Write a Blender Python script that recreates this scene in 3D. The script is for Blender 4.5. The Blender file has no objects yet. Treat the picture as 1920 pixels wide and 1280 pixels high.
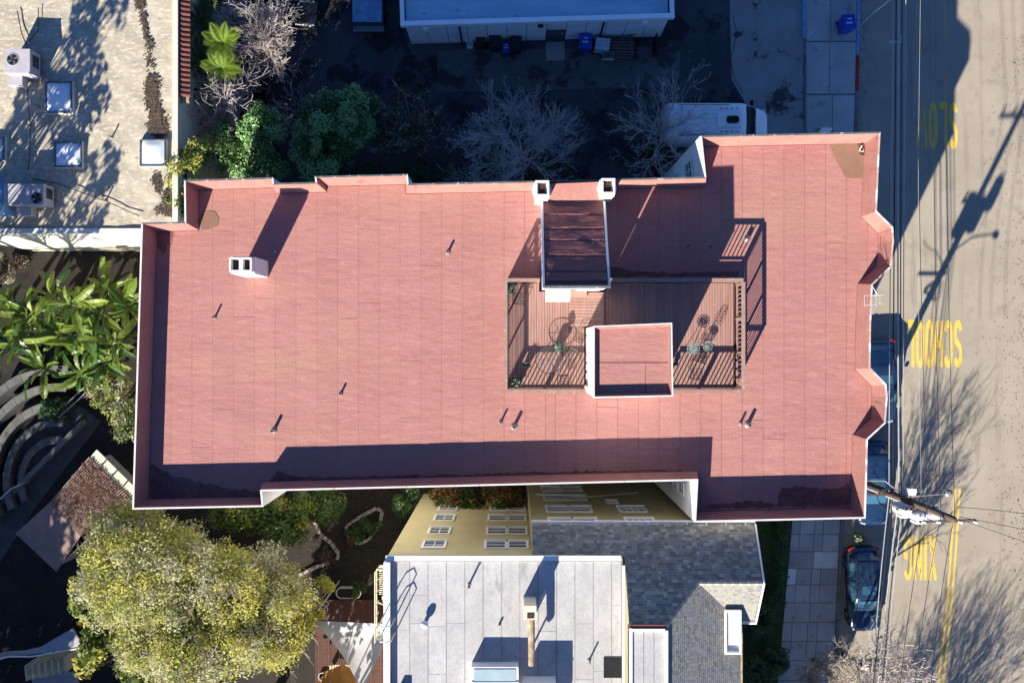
import bpy, math, random
import numpy as np
from mathutils import Vector, Matrix

# ---------------------------------------------------------------- camera, sky, sun, exposure
SC = bpy.context.scene
CAM_H, FPX = 49.0, 1700.0            # camera height above the street, focal length in pixels of a 1920 px wide picture
SUN_EL = math.radians(28.6)
SH = Vector((0.443, 0.896))          # ground direction in which shadows fall
cam = bpy.data.cameras.new("camera")
cam.sensor_fit = 'HORIZONTAL'; cam.sensor_width = 36.0
cam.lens = 36.0 * FPX / 1920.0
cam.clip_start = 0.5; cam.clip_end = 900
cam_ob = bpy.data.objects.new("camera", cam)
cam_ob.location = (0, 0, CAM_H)
SC.collection.objects.link(cam_ob); SC.camera = cam_ob

world = bpy.data.worlds.new("World"); SC.world = world; world.use_nodes = True
wn = world.node_tree
sky = wn.nodes.new("ShaderNodeTexSky"); sky.sky_type = 'NISHITA'; sky.sun_disc = False
sky.sun_elevation = SUN_EL
SUN_AZ = math.atan2(-SH.x, -SH.y)     # the sun stands opposite to the shadows (clockwise from +Y)
sky.sun_rotation = SUN_AZ
sky.air_density = 1.0; sky.dust_density = 0.3; sky.ozone_density = 3.0
tint = wn.nodes.new("ShaderNodeMix"); tint.data_type = 'RGBA'; tint.blend_type = 'MULTIPLY'; tint.inputs[0].default_value = 1.0
tint.inputs[7].default_value = (0.40, 0.62, 1.0, 1)     # deep clear winter blue all over the sky
wn.links.new(sky.outputs[0], tint.inputs[6]); wn.links.new(tint.outputs[2], wn.nodes["Background"].inputs[0])
wn.nodes["Background"].inputs[1].default_value = 0.066

sl = bpy.data.lights.new("sun", 'SUN'); sl.energy = 5.0; sl.angle = math.radians(0.5); sl.color = (1.0, 0.93, 0.82)
sun_ob = bpy.data.objects.new("sun", sl); SC.collection.objects.link(sun_ob)
tosun = Vector((-SH.x * math.cos(SUN_EL), -SH.y * math.cos(SUN_EL), math.sin(SUN_EL)))
sun_ob.rotation_euler = tosun.to_track_quat('Z', 'Y').to_euler()
sun_ob.location = tosun * 80
SC.view_settings.view_transform = 'Standard'; SC.view_settings.look = 'None'
SC.view_settings.gamma = 1.0; SC.view_settings.use_curve_mapping = False
SC.view_settings.exposure = 1.25

# ---------------------------------------------------------------- helpers
def V(px, py, z=0.0):
    "the point at height z that the photograph shows at pixel (px, py)"
    k = (CAM_H - z) / FPX
    return Vector(((px - 960) * k, -(py - 640) * k, z))
def mpp(z): return (CAM_H - z) / FPX

class MB:
    def __init__(s): s.v = []; s.f = []; s.m = []
    def add(s, vs, fs, mi=0):
        o = len(s.v); s.v += [tuple(v) for v in vs]; s.f += [tuple(i + o for i in f) for f in fs]; s.m += [mi] * len(fs); return s
    def box(s, c, d, rz=0.0, mi=0, rot=None):
        x, y, z = d[0] / 2, d[1] / 2, d[2] / 2
        R = rot if rot is not None else Matrix.Rotation(rz, 3, 'Z')
        c = Vector(c)
        vs = [c + R @ Vector((a * x, b * y, e * z)) for e in (-1, 1) for a, b in ((-1, -1), (1, -1), (1, 1), (-1, 1))]
        return s.add(vs, [(3, 2, 1, 0), (4, 5, 6, 7), (0, 1, 5, 4), (1, 2, 6, 5), (2, 3, 7, 6), (3, 0, 4, 7)], mi)
    def prism(s, pts, z0, z1, mi=0, bottom=True):
        "pts: xy polygon, counter-clockwise or not; extruded from z0 to z1"
        pts = [(p[0], p[1]) for p in pts]
        a = sum(pts[i][0] * pts[(i + 1) % len(pts)][1] - pts[(i + 1) % len(pts)][0] * pts[i][1] for i in range(len(pts)))
        if a < 0: pts = pts[::-1]
        n = len(pts)
        vs = [(p[0], p[1], z0) for p in pts] + [(p[0], p[1], z1) for p in pts]
        fs = [tuple(range(n, 2 * n))] + ([tuple(range(n - 1, -1, -1))] if bottom else [])
        fs += [(i, (i + 1) % n, n + (i + 1) % n, n + i) for i in range(n)]
        return s.add(vs, fs, mi)
    def tube(s, pts, r, n=6, mi=0, cap=True):
        pts = [Vector(p) for p in pts]
        rs = r if isinstance(r, (list, tuple)) else [r] * len(pts)
        vs = []; up = Vector((0.123, 0.21, 0.97))
        for i, p in enumerate(pts):
            d = (pts[min(i + 1, len(pts) - 1)] - pts[max(i - 1, 0)])
            if d.length < 1e-9: d = Vector((0, 0, 1))
            d.normalize()
            a = d.cross(up)
            if a.length < 1e-3: a = d.cross(Vector((1, 0, 0)))
            a.normalize(); b = d.cross(a)
            vs += [p + (a * math.cos(2 * math.pi * k / n) + b * math.sin(2 * math.pi * k / n)) * rs[i] for k in range(n)]
        fs = []
        for i in range(len(pts) - 1):
            fs += [(i * n + k, i * n + (k + 1) % n, (i + 1) * n + (k + 1) % n, (i + 1) * n + k) for k in range(n)]
        if cap:
            fs.append(tuple(range(n - 1, -1, -1))); o = (len(pts) - 1) * n; fs.append(tuple(range(o, o + n)))
        return s.add(vs, fs, mi)
    def lathe(s, prof, c=(0, 0, 0), n=12, mi=0):
        "prof: (r, z) from bottom to top"
        vs = []; c = Vector(c)
        for r, z in prof: vs += [c + Vector((r * math.cos(2 * math.pi * k / n), r * math.sin(2 * math.pi * k / n), z)) for k in range(n)]
        fs = []
        for i in range(len(prof) - 1): fs += [(i * n + k, i * n + (k + 1) % n, (i + 1) * n + (k + 1) % n, (i + 1) * n + k) for k in range(n)]
        fs.append(tuple(range(n - 1, -1, -1))); o = (len(prof) - 1) * n; fs.append(tuple(range(o, o + n)))
        return s.add(vs, fs, mi)
    def mesh(s, name, off=None):
        me = bpy.data.meshes.new(name)
        v = s.v if off is None else [(a - off[0], b - off[1], c - off[2]) for a, b, c in s.v]
        me.from_pydata(v, [], s.f)
        if any(s.m): me.polygons.foreach_set("material_index", s.m)
        me.update(); return me

def tag(o, label=None, cat=None, group=None, kind=None):
    if label: o["label"] = label
    if cat: o["category"] = cat
    if group: o["group"] = group
    if kind: o["kind"] = kind
    return o
def link(o, parent=None):
    SC.collection.objects.link(o)
    if parent is not None: o.parent = parent
    return o
def wloc(o):
    l = Vector(o.location)
    while o.parent is not None: o = o.parent; l += Vector(o.location)
    return l
def thing(name, label, cat, loc=(0, 0, 0), rz=0.0, group=None):
    o = bpy.data.objects.new(name, None); o.empty_display_size = 0.2
    o.location = loc; o.rotation_euler = (0, 0, rz)
    return tag(link(o), label, cat, group)
def mats_of(me, mat):
    for m in (mat if isinstance(mat, (list, tuple)) else [mat]): me.materials.append(M(m) if isinstance(m, str) else m)
def part(name, mb, mat, parent, label=None, kind=None, local=False, smooth=False):
    "a mesh under its thing; mb is in world coordinates unless local"
    me = mb.mesh(name, None if (local or parent is None) else wloc(parent)) if isinstance(mb, MB) else mb
    if not me.materials: mats_of(me, mat)
    if smooth: me.polygons.foreach_set("use_smooth", [True] * len(me.polygons))
    o = bpy.data.objects.new(name, me)
    return tag(link(o, parent), label, None, None, kind)
def solo(name, mb, mat, label, cat, group=None, kind=None, smooth=False):
    me = mb.mesh(name) if isinstance(mb, MB) else mb
    if not me.materials: mats_of(me, mat)
    if smooth: me.polygons.foreach_set("use_smooth", [True] * len(me.polygons))
    o = bpy.data.objects.new(name, me)
    return tag(link(o), label, cat, group, kind)
def struct(name, mb, mat, parent=None):
    o = part(name, mb, mat, parent)
    if parent is None: o["kind"] = "structure"
    return o
def copy_tree(o, parent=None):
    c = o.copy(); SC.collection.objects.link(c)
    if parent is not None: c.parent = parent
    for ch in list(o.children): copy_tree(ch, c)
    return c
def inst(name, me, parent, loc, rot=(0, 0, 0), scale=(1, 1, 1), label=None):
    o = bpy.data.objects.new(name, me); o.location = loc; o.rotation_euler = rot; o.scale = scale
    link(o, parent)
    if label: o["label"] = label
    return o
def np_mesh(name, verts, faces, mat_idx=None):
    "verts (n,3), faces (m,k) arrays"
    verts = np.asarray(verts, dtype=np.float32); faces = np.asarray(faces, dtype=np.int32)
    me = bpy.data.meshes.new(name); m, k = faces.shape
    me.vertices.add(len(verts)); me.vertices.foreach_set("co", verts.ravel())
    me.loops.add(m * k); me.loops.foreach_set("vertex_index", faces.ravel())
    me.polygons.add(m); me.polygons.foreach_set("loop_start", np.arange(0, m * k, k, dtype=np.int32))
    if mat_idx is not None: me.polygons.foreach_set("material_index", np.asarray(mat_idx, dtype=np.int32))
    me.update(calc_edges=True); return me
def offset_poly(pts, d):
    "inset a counter-clockwise polygon by d (miter joints)"
    n = len(pts); out = []
    for i in range(n):
        p0, p1, p2 = Vector(pts[i - 1]), Vector(pts[i]), Vector(pts[(i + 1) % n])
        a = (p1 - p0).normalized(); b = (p2 - p1).normalized()
        na = Vector((-a.y, a.x)); nb = Vector((-b.y, b.x))
        m = (na + nb); m.normalize()
        out.append(p1 + m * (d / max(0.35, m.dot(na))))
    return out
def ccw(pts):
    a = sum(pts[i][0] * pts[(i + 1) % len(pts)][1] - pts[(i + 1) % len(pts)][0] * pts[i][1] for i in range(len(pts)))
    return pts if a > 0 else pts[::-1]
def clip(poly, ax, lim, keep_less):
    out = []
    n = len(poly)
    ins = lambda p: (p[ax] <= lim) if keep_less else (p[ax] >= lim)
    for i in range(n):
        a, b = poly[i], poly[(i + 1) % n]
        if ins(a): out.append((a[0], a[1]))
        if ins(a) != ins(b):
            t = (lim - a[ax]) / (b[ax] - a[ax]); out.append((a[0] + (b[0] - a[0]) * t, a[1] + (b[1] - a[1]) * t))
    return out
def rect_clip(poly, x0, x1, y0, y1):
    for ax, l, k in ((0, x0, False), (0, x1, True), (1, y0, False), (1, y1, True)):
        poly = clip(poly, ax, l, k)
        if len(poly) < 3: return []
    return poly

# ---------------------------------------------------------------- procedural materials
MATS = {}
def M(name): return MATS[name]
def mat(name, c1, c2=None, scale=1.5, detail=6.0, rough=0.8, bump=0.0, bscale=18.0, stretch=(1, 1, 1), rand=0.0, metal=0.0,
        spots=None, spot_scale=3.0, spot_lo=0.55, spot_hi=0.7, spots2=None, spot2_scale=1.0, spot2_lo=0.6, spot2_hi=0.75, spec=0.3, trans=0.0, leaf=0.0, fine=0.0, fscale=30.0, streak=None, alpha=1.0, ior=1.45, bdist=0.02):
    m = bpy.data.materials.new(name); m.use_nodes = True; MATS[name] = m
    nt = m.node_tree; N = nt.nodes; L = nt.links; b = N["Principled BSDF"]
    b.inputs["Roughness"].default_value = rough; b.inputs["Metallic"].default_value = metal
    b.inputs["Specular IOR Level"].default_value = spec; b.inputs["IOR"].default_value = ior
    b.inputs["Transmission Weight"].default_value = trans; b.inputs["Alpha"].default_value = alpha
    geo = N.new("ShaderNodeNewGeometry"); mp = N.new("ShaderNodeMapping")
    mp.inputs["Scale"].default_value = stretch; L.new(geo.outputs["Position"], mp.inputs["Vector"])
    def noise(sc, det=detail, vec=None):
        n = N.new("ShaderNodeTexNoise"); n.inputs["Scale"].default_value = sc; n.inputs["Detail"].default_value = det
        n.inputs["Roughness"].default_value = 0.62
        L.new(vec or mp.outputs[0], n.inputs["Vector"]); return n.outputs["Fac"]
    def mix(f, a, bb):
        x = N.new("ShaderNodeMix"); x.data_type = 'RGBA'
        if hasattr(f, "links") or not isinstance(f, (int, float)): L.new(f, x.inputs[0])
        else: x.inputs[0].default_value = f
        for s, val in ((x.inputs[6], a), (x.inputs[7], bb)):
            if isinstance(val, tuple): s.default_value = (*val, 1)
            else: L.new(val, s)
        return x.outputs[2]
    def ramp(f, lo, hi):
        r = N.new("ShaderNodeMapRange"); r.inputs[1].default_value = lo; r.inputs[2].default_value = hi; r.interpolation_type = 'SMOOTHSTEP'
        L.new(f, r.inputs[0]); return r.outputs[0]
    c2 = c2 or tuple(x * 0.8 for x in c1)
    col = mix(ramp(noise(scale), 0.32, 0.68), c1, c2)
    if spots: col = mix(ramp(noise(spot_scale), spot_lo, spot_hi), col, spots)
    if spots2: col = mix(ramp(noise(spot2_scale), spot2_lo, spot2_hi), col, spots2)
    if streak:                            # (colour, scale, stretch, lo, hi): shade of creases put into the colour, drips, runs of dirt
        m3 = N.new("ShaderNodeMapping"); m3.inputs["Scale"].default_value = streak[2]; L.new(geo.outputs["Position"], m3.inputs["Vector"])
        col = mix(ramp(noise(streak[1], 4.0, m3.outputs[0]), streak[3], streak[4]), col, streak[0])
    if fine:
        hv = N.new("ShaderNodeHueSaturation"); r9 = N.new("ShaderNodeMapRange"); r9.inputs[1].default_value = .3; r9.inputs[2].default_value = .7; r9.inputs[3].default_value = 1 - fine; r9.inputs[4].default_value = 1 + fine
        L.new(noise(fscale, 3.0, geo.outputs["Position"]), r9.inputs[0]); L.new(r9.outputs[0], hv.inputs["Value"]); L.new(col, hv.inputs["Color"]); col = hv.outputs[0]
    if rand:
        oi = N.new("ShaderNodeObjectInfo"); hs = N.new("ShaderNodeHueSaturation")
        r = N.new("ShaderNodeMapRange"); r.inputs[3].default_value = 1 - rand; r.inputs[4].default_value = 1 + rand
        L.new(oi.outputs["Random"], r.inputs[0]); L.new(r.outputs[0], hs.inputs["Value"]); L.new(col, hs.inputs["Color"]); col = hs.outputs[0]
    L.new(col, b.inputs["Base Color"])
    if leaf:                              # thin leaves let some light through
        tr = N.new("ShaderNodeBsdfTranslucent"); ms = N.new("ShaderNodeMixShader"); ms.inputs[0].default_value = leaf
        L.new(col, tr.inputs[0]); L.new(b.outputs[0], ms.inputs[1]); L.new(tr.outputs[0], ms.inputs[2]); L.new(ms.outputs[0], N["Material Output"].inputs[0])
    if bump:
        bp = N.new("ShaderNodeBump"); bp.inputs["Strength"].default_value = bump; bp.inputs["Distance"].default_value = bdist
        L.new(noise(bscale, 5.0), bp.inputs["Height"]); L.new(bp.outputs[0], b.inputs["Normal"])
    return m

mat("soil", (0.028, 0.023, 0.018), (0.014, 0.012, 0.01), scale=0.6, bump=0.6, bscale=6, spots=(0.05, 0.038, 0.026), spot_scale=9)
mat("asphalt", (0.345, 0.30, 0.23), (0.305, 0.265, 0.20), fine=.13, fscale=22, streak=((0.25, 0.215, 0.165), .55, (3.0, .22, 1), .55, .75), scale=0.35, bump=0.25, bscale=60, spots=(0.25, 0.215, 0.165), spot_scale=0.9, spot_lo=0.5, spot_hi=0.75, spots2=(0.19, 0.165, 0.13), spot2_scale=9, spot2_lo=0.68, spot2_hi=0.72, bdist=0.006)
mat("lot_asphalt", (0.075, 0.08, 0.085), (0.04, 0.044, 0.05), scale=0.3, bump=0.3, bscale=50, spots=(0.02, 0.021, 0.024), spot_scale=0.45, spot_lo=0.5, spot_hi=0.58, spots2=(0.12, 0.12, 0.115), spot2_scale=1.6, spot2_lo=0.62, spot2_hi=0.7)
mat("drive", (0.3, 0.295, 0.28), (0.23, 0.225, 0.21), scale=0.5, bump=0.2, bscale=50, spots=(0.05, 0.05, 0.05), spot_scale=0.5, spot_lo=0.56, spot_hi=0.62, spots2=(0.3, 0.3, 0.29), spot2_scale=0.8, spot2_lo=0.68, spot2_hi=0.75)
mat("concrete", (0.42, 0.41, 0.385), (0.34, 0.33, 0.31), scale=0.9, bump=0.15, bscale=40, rand=0.14, spots=(0.2, 0.195, 0.185), spot_scale=1.3, spot_lo=0.58, spot_hi=0.72)
mat("pale_concrete", (0.66, 0.65, 0.62), (0.56, 0.55, 0.52), scale=2, bump=0.1, rand=0.05)
mat("curb", (0.22, 0.21, 0.2), (0.15, 0.145, 0.14), scale=2, bump=0.2, rand=0.1)
mat("curb_blue", (0.2, 0.36, 0.55), (0.12, 0.25, 0.42), scale=4, spots=(0.2, 0.2, 0.2), spot_scale=5, spot_lo=0.6)
mat("curb_red", (0.45, 0.04, 0.04), (0.3, 0.03, 0.03), scale=5)
mat("roof_red", (0.375, 0.178, 0.153), (0.34, 0.154, 0.134), scale=0.55, rough=0.85, bump=0.9, bscale=2.6, stretch=(0.5, 1.5, 1), rand=0.03, fine=.10, fscale=14, streak=((0.275, 0.125, 0.112), 1.1, (.8, 2.4, 1), .6, .85), spots=(0.39, 0.2, 0.18), spot_scale=3.5, spot_lo=0.5, spot_hi=0.75, spots2=(0.37, 0.19, 0.148), spot2_scale=0.16, spot2_lo=0.46, spot2_hi=0.7, bdist=0.03)  # dark streak paints the shade of the felt's creases into its colour
mat("roof_seam", (0.26, 0.118, 0.104), (0.2, 0.09, 0.08), scale=2)
mat("parapet_red", (0.36, 0.175, 0.145), (0.32, 0.148, 0.123), fine=.14, fscale=10, streak=((0.22, 0.1, 0.085), 1.3, (2.2, 2.2, .4), .6, .75), scale=1.2, bump=0.3, bscale=4, spots=(0.38, 0.16, 0.13), spot_scale=5, spot_lo=0.6)
mat("wrinkled_red", (0.30, 0.12, 0.105), (0.24, 0.092, 0.084), scale=1.5, bump=1.0, bscale=2.4, stretch=(0.6, 1.5, 1), bdist=0.10)
mat("coping_pink", (0.5, 0.36, 0.31), (0.42, 0.28, 0.24), scale=3, spots=(0.7, 0.66, 0.62), spot_scale=2.5, spot_lo=.5, spot_hi=.6)
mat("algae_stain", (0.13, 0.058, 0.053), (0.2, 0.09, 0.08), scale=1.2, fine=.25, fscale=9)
mat("wet_stain", (0.255, 0.145, 0.1), (0.215, 0.125, 0.085), scale=1.2, rough=0.55, spots=(0.13, 0.075, 0.045), spot_scale=3, spot_lo=0.62)
mat("rust_stain", (0.11, 0.05, 0.03), (0.07, 0.035, 0.025), scale=4)
mat("stucco_white", (0.76, 0.75, 0.72), (0.68, 0.67, 0.64), streak=((0.45, 0.43, 0.4), 1.2, (3, 3, .25), .62, .8), scale=0.8, bump=0.2, bscale=30, spots=(0.5, 0.49, 0.46), spot_scale=4, spot_lo=0.66)
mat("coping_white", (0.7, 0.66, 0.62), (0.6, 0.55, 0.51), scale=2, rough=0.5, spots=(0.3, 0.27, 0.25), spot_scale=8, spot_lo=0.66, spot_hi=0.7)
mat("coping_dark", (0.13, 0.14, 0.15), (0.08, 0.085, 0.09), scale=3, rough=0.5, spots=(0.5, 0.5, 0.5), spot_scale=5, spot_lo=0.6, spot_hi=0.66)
mat("white_paint", (0.82, 0.82, 0.8), (0.76, 0.76, 0.74), scale=3, rough=0.5, rand=0.02)
mat("black_metal", (0.018, 0.018, 0.02), (0.012, 0.012, 0.013), rough=0.45, scale=5)
mat("flue", (0.06, 0.03, 0.022), (0.03, 0.02, 0.015), scale=6)
mat("vent_metal", (0.3, 0.27, 0.26), (0.22, 0.19, 0.18), scale=6, rough=0.45, metal=0.3)
mat("deck_board", (0.37, 0.215, 0.175), (0.31, 0.175, 0.14), scale=2, stretch=(6, 0.5, 1), rand=0.12, bump=0.15, bscale=8)
mat("rail_wood", (0.34, 0.22, 0.17), (0.28, 0.175, 0.135), scale=2, stretch=(2, 2, 1), rand=0.07, spots=(0.5, 0.4, 0.32), spot_scale=3, spot_lo=0.6)
mat("antenna", (0.75, 0.75, 0.74), (0.6, 0.6, 0.6), rough=0.35, metal=0.4)
mat("glass", (0.05, 0.06, 0.07), (0.04, 0.05, 0.06), rough=0.06, spec=0.6)
mat("table_glass", (0.3, 0.25, 0.24), (0.28, 0.24, 0.23), rough=0.03, alpha=0.07, spec=0.5)
mat("patina", (0.28, 0.33, 0.3), (0.16, 0.2, 0.18), scale=10, rough=0.6)
# ---------------------------------------------------------------- ground
def ribbon(pts, w, closed=False):
    "a mitred strip of width w along a polyline in the plane; returns quads"
    pts = [Vector(p) for p in pts]; n = len(pts); Lp = []; Rp = []
    for i, p in enumerate(pts):
        if closed: a = (p - pts[i - 1]).normalized(); b = (pts[(i + 1) % n] - p).normalized()
        else:
            a = (p - pts[max(i - 1, 0)]); b = (pts[min(i + 1, n - 1)] - p)
            if a.length < 1e-9: a = b
            if b.length < 1e-9: b = a
            a = a.normalized(); b = b.normalized()
        na = Vector((-a.y, a.x)); nb = Vector((-b.y, b.x)); m = (na + nb)
        m = m.normalized() if m.length > 1e-6 else na
        k = min(2.2, 1 / max(0.3, m.dot(na))) * w / 2
        Lp.append(p + m * k); Rp.append(p - m * k)
    q = []
    for i in range(n if closed else n - 1):
        j = (i + 1) % n; q.append((Lp[i], Rp[i], Rp[j], Lp[j]))
    return q
def sst(x, a, b):
    t = min(1.0, max(0.0, (x - a) / (b - a))); return t * t * (3 - 2 * t)
YARD = -4.0
def ground_z(x, y):
    south = (1 - sst(y, -2.0, 3.0)) * (1 - sst(x, 10.2, 12.6))
    west = 1 - sst(x, -15.5, -12.5)
    return YARD * max(south, west)
g = MB(); n = 130; ext = 100.0
xs = [-ext + 2 * ext * i / n for i in range(n + 1)]
g.v = [(x, y, ground_z(x, y) - 0.03) for y in xs for x in xs]
g.f = [(j * (n + 1) + i, j * (n + 1) + i + 1, (j + 1) * (n + 1) + i + 1, (j + 1) * (n + 1) + i) for j in range(n) for i in range(n)]
g.m = [0] * len(g.f)
struct("ground", g, "soil")

# street: one sheet from the kerb to well beyond the right of the picture
KERB = [(1618, -400), (1613, 0), (1608, 250), (1590, 700), (1582, 980), (1568, 1280), (1550, 1700)]
def kerb_x(py):
    for (x0, y0), (x1, y1) in zip(KERB, KERB[1:]):
        if y0 <= py <= y1: return x0 + (x1 - x0) * (py - y0) / (y1 - y0)
    return KERB[-1][0]
rd = MB(); pys = list(range(-400, 1701, 100))
L_ = [V(kerb_x(p), p, 0.0) for p in pys]; R_ = [V(2300, p, 0.0) for p in pys]
for i in range(len(pys) - 1): rd.add([(*L_[i][:2], 0.0), (*L_[i + 1][:2], 0.0), (*R_[i + 1][:2], 0.0), (*R_[i][:2], 0.0)], [(0, 1, 2, 3)])
struct("street", rd, "asphalt")

# parking lot and drive at the top of the picture
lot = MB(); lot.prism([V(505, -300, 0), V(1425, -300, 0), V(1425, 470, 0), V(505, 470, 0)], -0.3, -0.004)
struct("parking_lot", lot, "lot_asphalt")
dr = MB(); dr.prism([V(1360, -300, 0), V(1508, -300, 0), V(1508, 500, 0), V(1440, 500, 0), V(1425, 240, 0), V(1372, 150, 0)], -0.3, 0.0)
DRIVE = struct("driveway", dr, "drive")
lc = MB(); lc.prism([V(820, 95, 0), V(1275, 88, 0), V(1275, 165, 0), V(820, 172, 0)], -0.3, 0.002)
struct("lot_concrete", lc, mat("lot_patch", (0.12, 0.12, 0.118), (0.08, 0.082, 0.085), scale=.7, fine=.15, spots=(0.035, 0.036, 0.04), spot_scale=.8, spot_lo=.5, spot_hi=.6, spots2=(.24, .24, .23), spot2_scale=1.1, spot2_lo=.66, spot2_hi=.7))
mat("crack_fill", (0.03, 0.03, 0.032), (0.02, 0.02, 0.022))

for k, pts in enumerate(([(1505, 185), (1480, 190), (1462, 196), (1440, 204)], [(1508, 100), (1506, 130), (1510, 160), (1506, 200), (1509, 250)], [(1275, 40), (1283, 62), (1280, 80), (1290, 96)], [(1375, 30), (1382, 70), (1368, 110), (1378, 150), (1400, 190)])):
    rc = random.Random(k); fine_ = []
    for a, c in zip(pts, pts[1:]):
        for t_ in (0, .33, .66): fine_.append(V(a[0] + (c[0] - a[0]) * t_ + rc.uniform(-2, 2), a[1] + (c[1] - a[1]) * t_ + rc.uniform(-2, 2)).xy)
    b = MB()
    for s in ribbon(fine_, .035): b.add([(*p, 0.006) for p in s], [(0, 1, 2, 3)])
    part("crack", b, "crack_fill", DRIVE)
# pavement slabs, each one a piece
pv = MB(); pv.prism([V(1508, -300), V(1616, -300), V(1582, 980), V(1560, 1400), V(1440, 1400), V(1484, 940), V(1508, 500)], -0.3, 0.085)
pave = struct("pavement", pv, "curb")
random.seed(4)
slabs = []
for (y0, y1) in [(-120, 77), (80, 176), (179, 300), (303, 420)]:
    xm = 1560 + random.uniform(-8, 12)
    slabs += [[(1512, y0), (xm, y0), (xm, y1), (1512, y1)], [(xm + 1.2, y0), (kerb_x(y0) - 7, y0), (kerb_x(y1) - 7, y1), (xm + 1.2, y1)]]
ys = [940, 972, 1002, 1034, 1066, 1096, 1130, 1166, 1202, 1238, 1275, 1312]
for i in range(len(ys) - 1):
    y0, y1 = ys[i], ys[i + 1] - 1.3
    a0, a1 = 1489 - (y0 - 940) * 0.09, 1489 - (y1 - 940) * 0.09
    k0, k1 = kerb_x(y0) - 7, kerb_x(y1) - 7
    f = [0, 0.18, 0.48, 0.66, 1.0] if i % 3 else [0, 0.5, 1.0]
    for u, w in zip(f, f[1:]):
        e = 1.2
        slabs.append([(a0 + (k0 - a0) * u, y0), (a0 + (k0 - a0) * w - e, y0), (a1 + (k1 - a1) * w - e, y1), (a1 + (k1 - a1) * u, y1)])
for i, s in enumerate(slabs):
    b = MB(); b.prism([V(*p, 0.1) for p in s], 0.05, 0.125 + random.uniform(-0.006, 0.006))
    part("slab", b, "pale_concrete" if i in (19, 20) else "concrete", pave)
py = -160
while py < 1330:                      # kerb stones
    q = py + 66
    mt = "curb_blue" if py < 60 else "curb_red" if py < 110 else "curb"
    b = MB(); b.prism([V(kerb_x(py) - 6, py, .1), V(kerb_x(py), py, .1), V(kerb_x(q - 1), q - 1, .1), V(kerb_x(q - 1) - 6, q - 1, .1)], -0.1, 0.135)
    part("kerb_stone", b, mt, pave); py = q
# the blue kerb between drive and pavement
b = MB(); b.prism([V(1505, -200, .1), V(1511, -200, .1), V(1511, 72, .1), V(1505, 72, .1)], -0.1, 0.16); part("kerb_stone", b, "curb_blue", pave)
mat("grass", (0.045, 0.075, 0.02), (0.025, 0.045, 0.012), scale=3, bump=0.8, bscale=60)
b = MB(); b.prism([V(1400, 960, .1), V(1486, 960, .1), V(1478, 1130, .1), V(1474, 1320, .1), V(1380, 1320, .1)], -0.3, 0.1); struct("lawn", b, "grass")

# ---------------------------------------------------------------- road paint
mat("paint_yellow", (0.72, 0.50, 0.09), (0.62, 0.42, 0.08), scale=3, rough=0.7, spots=(0.42, 0.33, 0.16), spot_scale=9, spot_lo=0.6, spot_hi=0.72)
mat("paint_white", (0.62, 0.6, 0.55), (0.5, 0.48, 0.44), scale=4, spots=(0.3, 0.27, 0.22), spot_scale=8, spot_lo=0.6)
def arc(cx, cy, rx, ry, a0, a1, k=10): return [(cx + rx * math.cos(math.radians(a0 + (a1 - a0) * i / k)), cy + ry * math.sin(math.radians(a0 + (a1 - a0) * i / k))) for i in range(k + 1)]
SW = 0.25
GL = {  # strokes in a cell 1 wide, 2.2 tall; (points, closed)
 "S": [(arc(.5, 1.66, .36, .4, 15, 180, 8) + arc(.5, 1.55, .36, .4, 195, 250, 3) + arc(.5, .6, .36, .45, 62, -30, 5) + arc(.5, .54, .36, .4, -45, -170, 7), False)],
 "C": [(arc(.52, 1.62, .36, .44, 10, 180, 9) + arc(.52, .58, .36, .44, 180, 350, 9), False)],
 "H": [([(.15, 0), (.15, 2.2)], False), ([(.85, 0), (.85, 2.2)], False), ([(.335, 1.1), (.665, 1.1)], False)],
 "O": [(arc(.5, 1.6, .36, .46, 0, 180, 9) + arc(.5, .6, .36, .46, 180, 360, 9), True)],
 "L": [([(.16, 2.2), (.16, .14), (.95, .14)], False)],
 "W": [([(.04, 2.2), (.27, .2), (.5, 1.6), (.73, .2), (.96, 2.2)], False)],
 "X": [([(.12, 0), (.88, 2.2)], False), ([(.88, 0), (.6, .80)], False), ([(.4, 1.40), (.12, 2.2)], False)],
 "I": [([(.5, 0), (.5, 2.2)], False)],
 "N": [([(.1, 0), (.1, 2.2)], False), ([(.9, 0), (.9, 2.2)], False), ([(.3, 1.85), (.7, .35)], False)],
 "G": [(arc(.5, 1.62, .36, .44, 15, 180, 9) + arc(.5, .58, .36, .44, 180, 345, 9) + [(.86, 1.0), (.55, 1.0)], False)],
}
def road_word(word, px0, px1, py0, py1, label):
    "painted upside down as seen from above: first letter at the right"
    root = thing("road_lettering", label, "road lettering", V((px0 + px1) / 2, (py0 + py1) / 2, 0.0), group="yellow words painted on the street")
    wts = [0.45 if c == "I" else 1.25 if c == "W" else 1.0 for c in word]; tot = sum(wts); x = px1
    for c, wt in zip(word, wts):
        cw = (px1 - px0) * wt / tot; lw = cw * 0.80
        for st, cl in GL[c]:
            b = MB()
            for k, q in enumerate(ribbon(st, {"W": .25, "N": .3, "X": .32, "G": .32, "H": .36, "I": .42}.get(c, .38), cl)):
                e = []
                for p in q:
                    ux = (p.x - .5) * (2.0 if c == "I" else 1.0) + .5
                    e.append(V(x - (cw - lw) / 2 - ux * lw, py0 + p.y / 2.2 * (py1 - py0), 0.0) + Vector((0, 0, 0.006)))
                cen = sum(e, Vector()) / 4
                if k % 7 == 3: e = [cen + (p - cen) * 0.93 for p in e]      # stencil breaks
                b.add(e, [(0, 1, 2, 3)])
            part("letter", b, "paint_yellow", root)
        x -= cw
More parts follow.
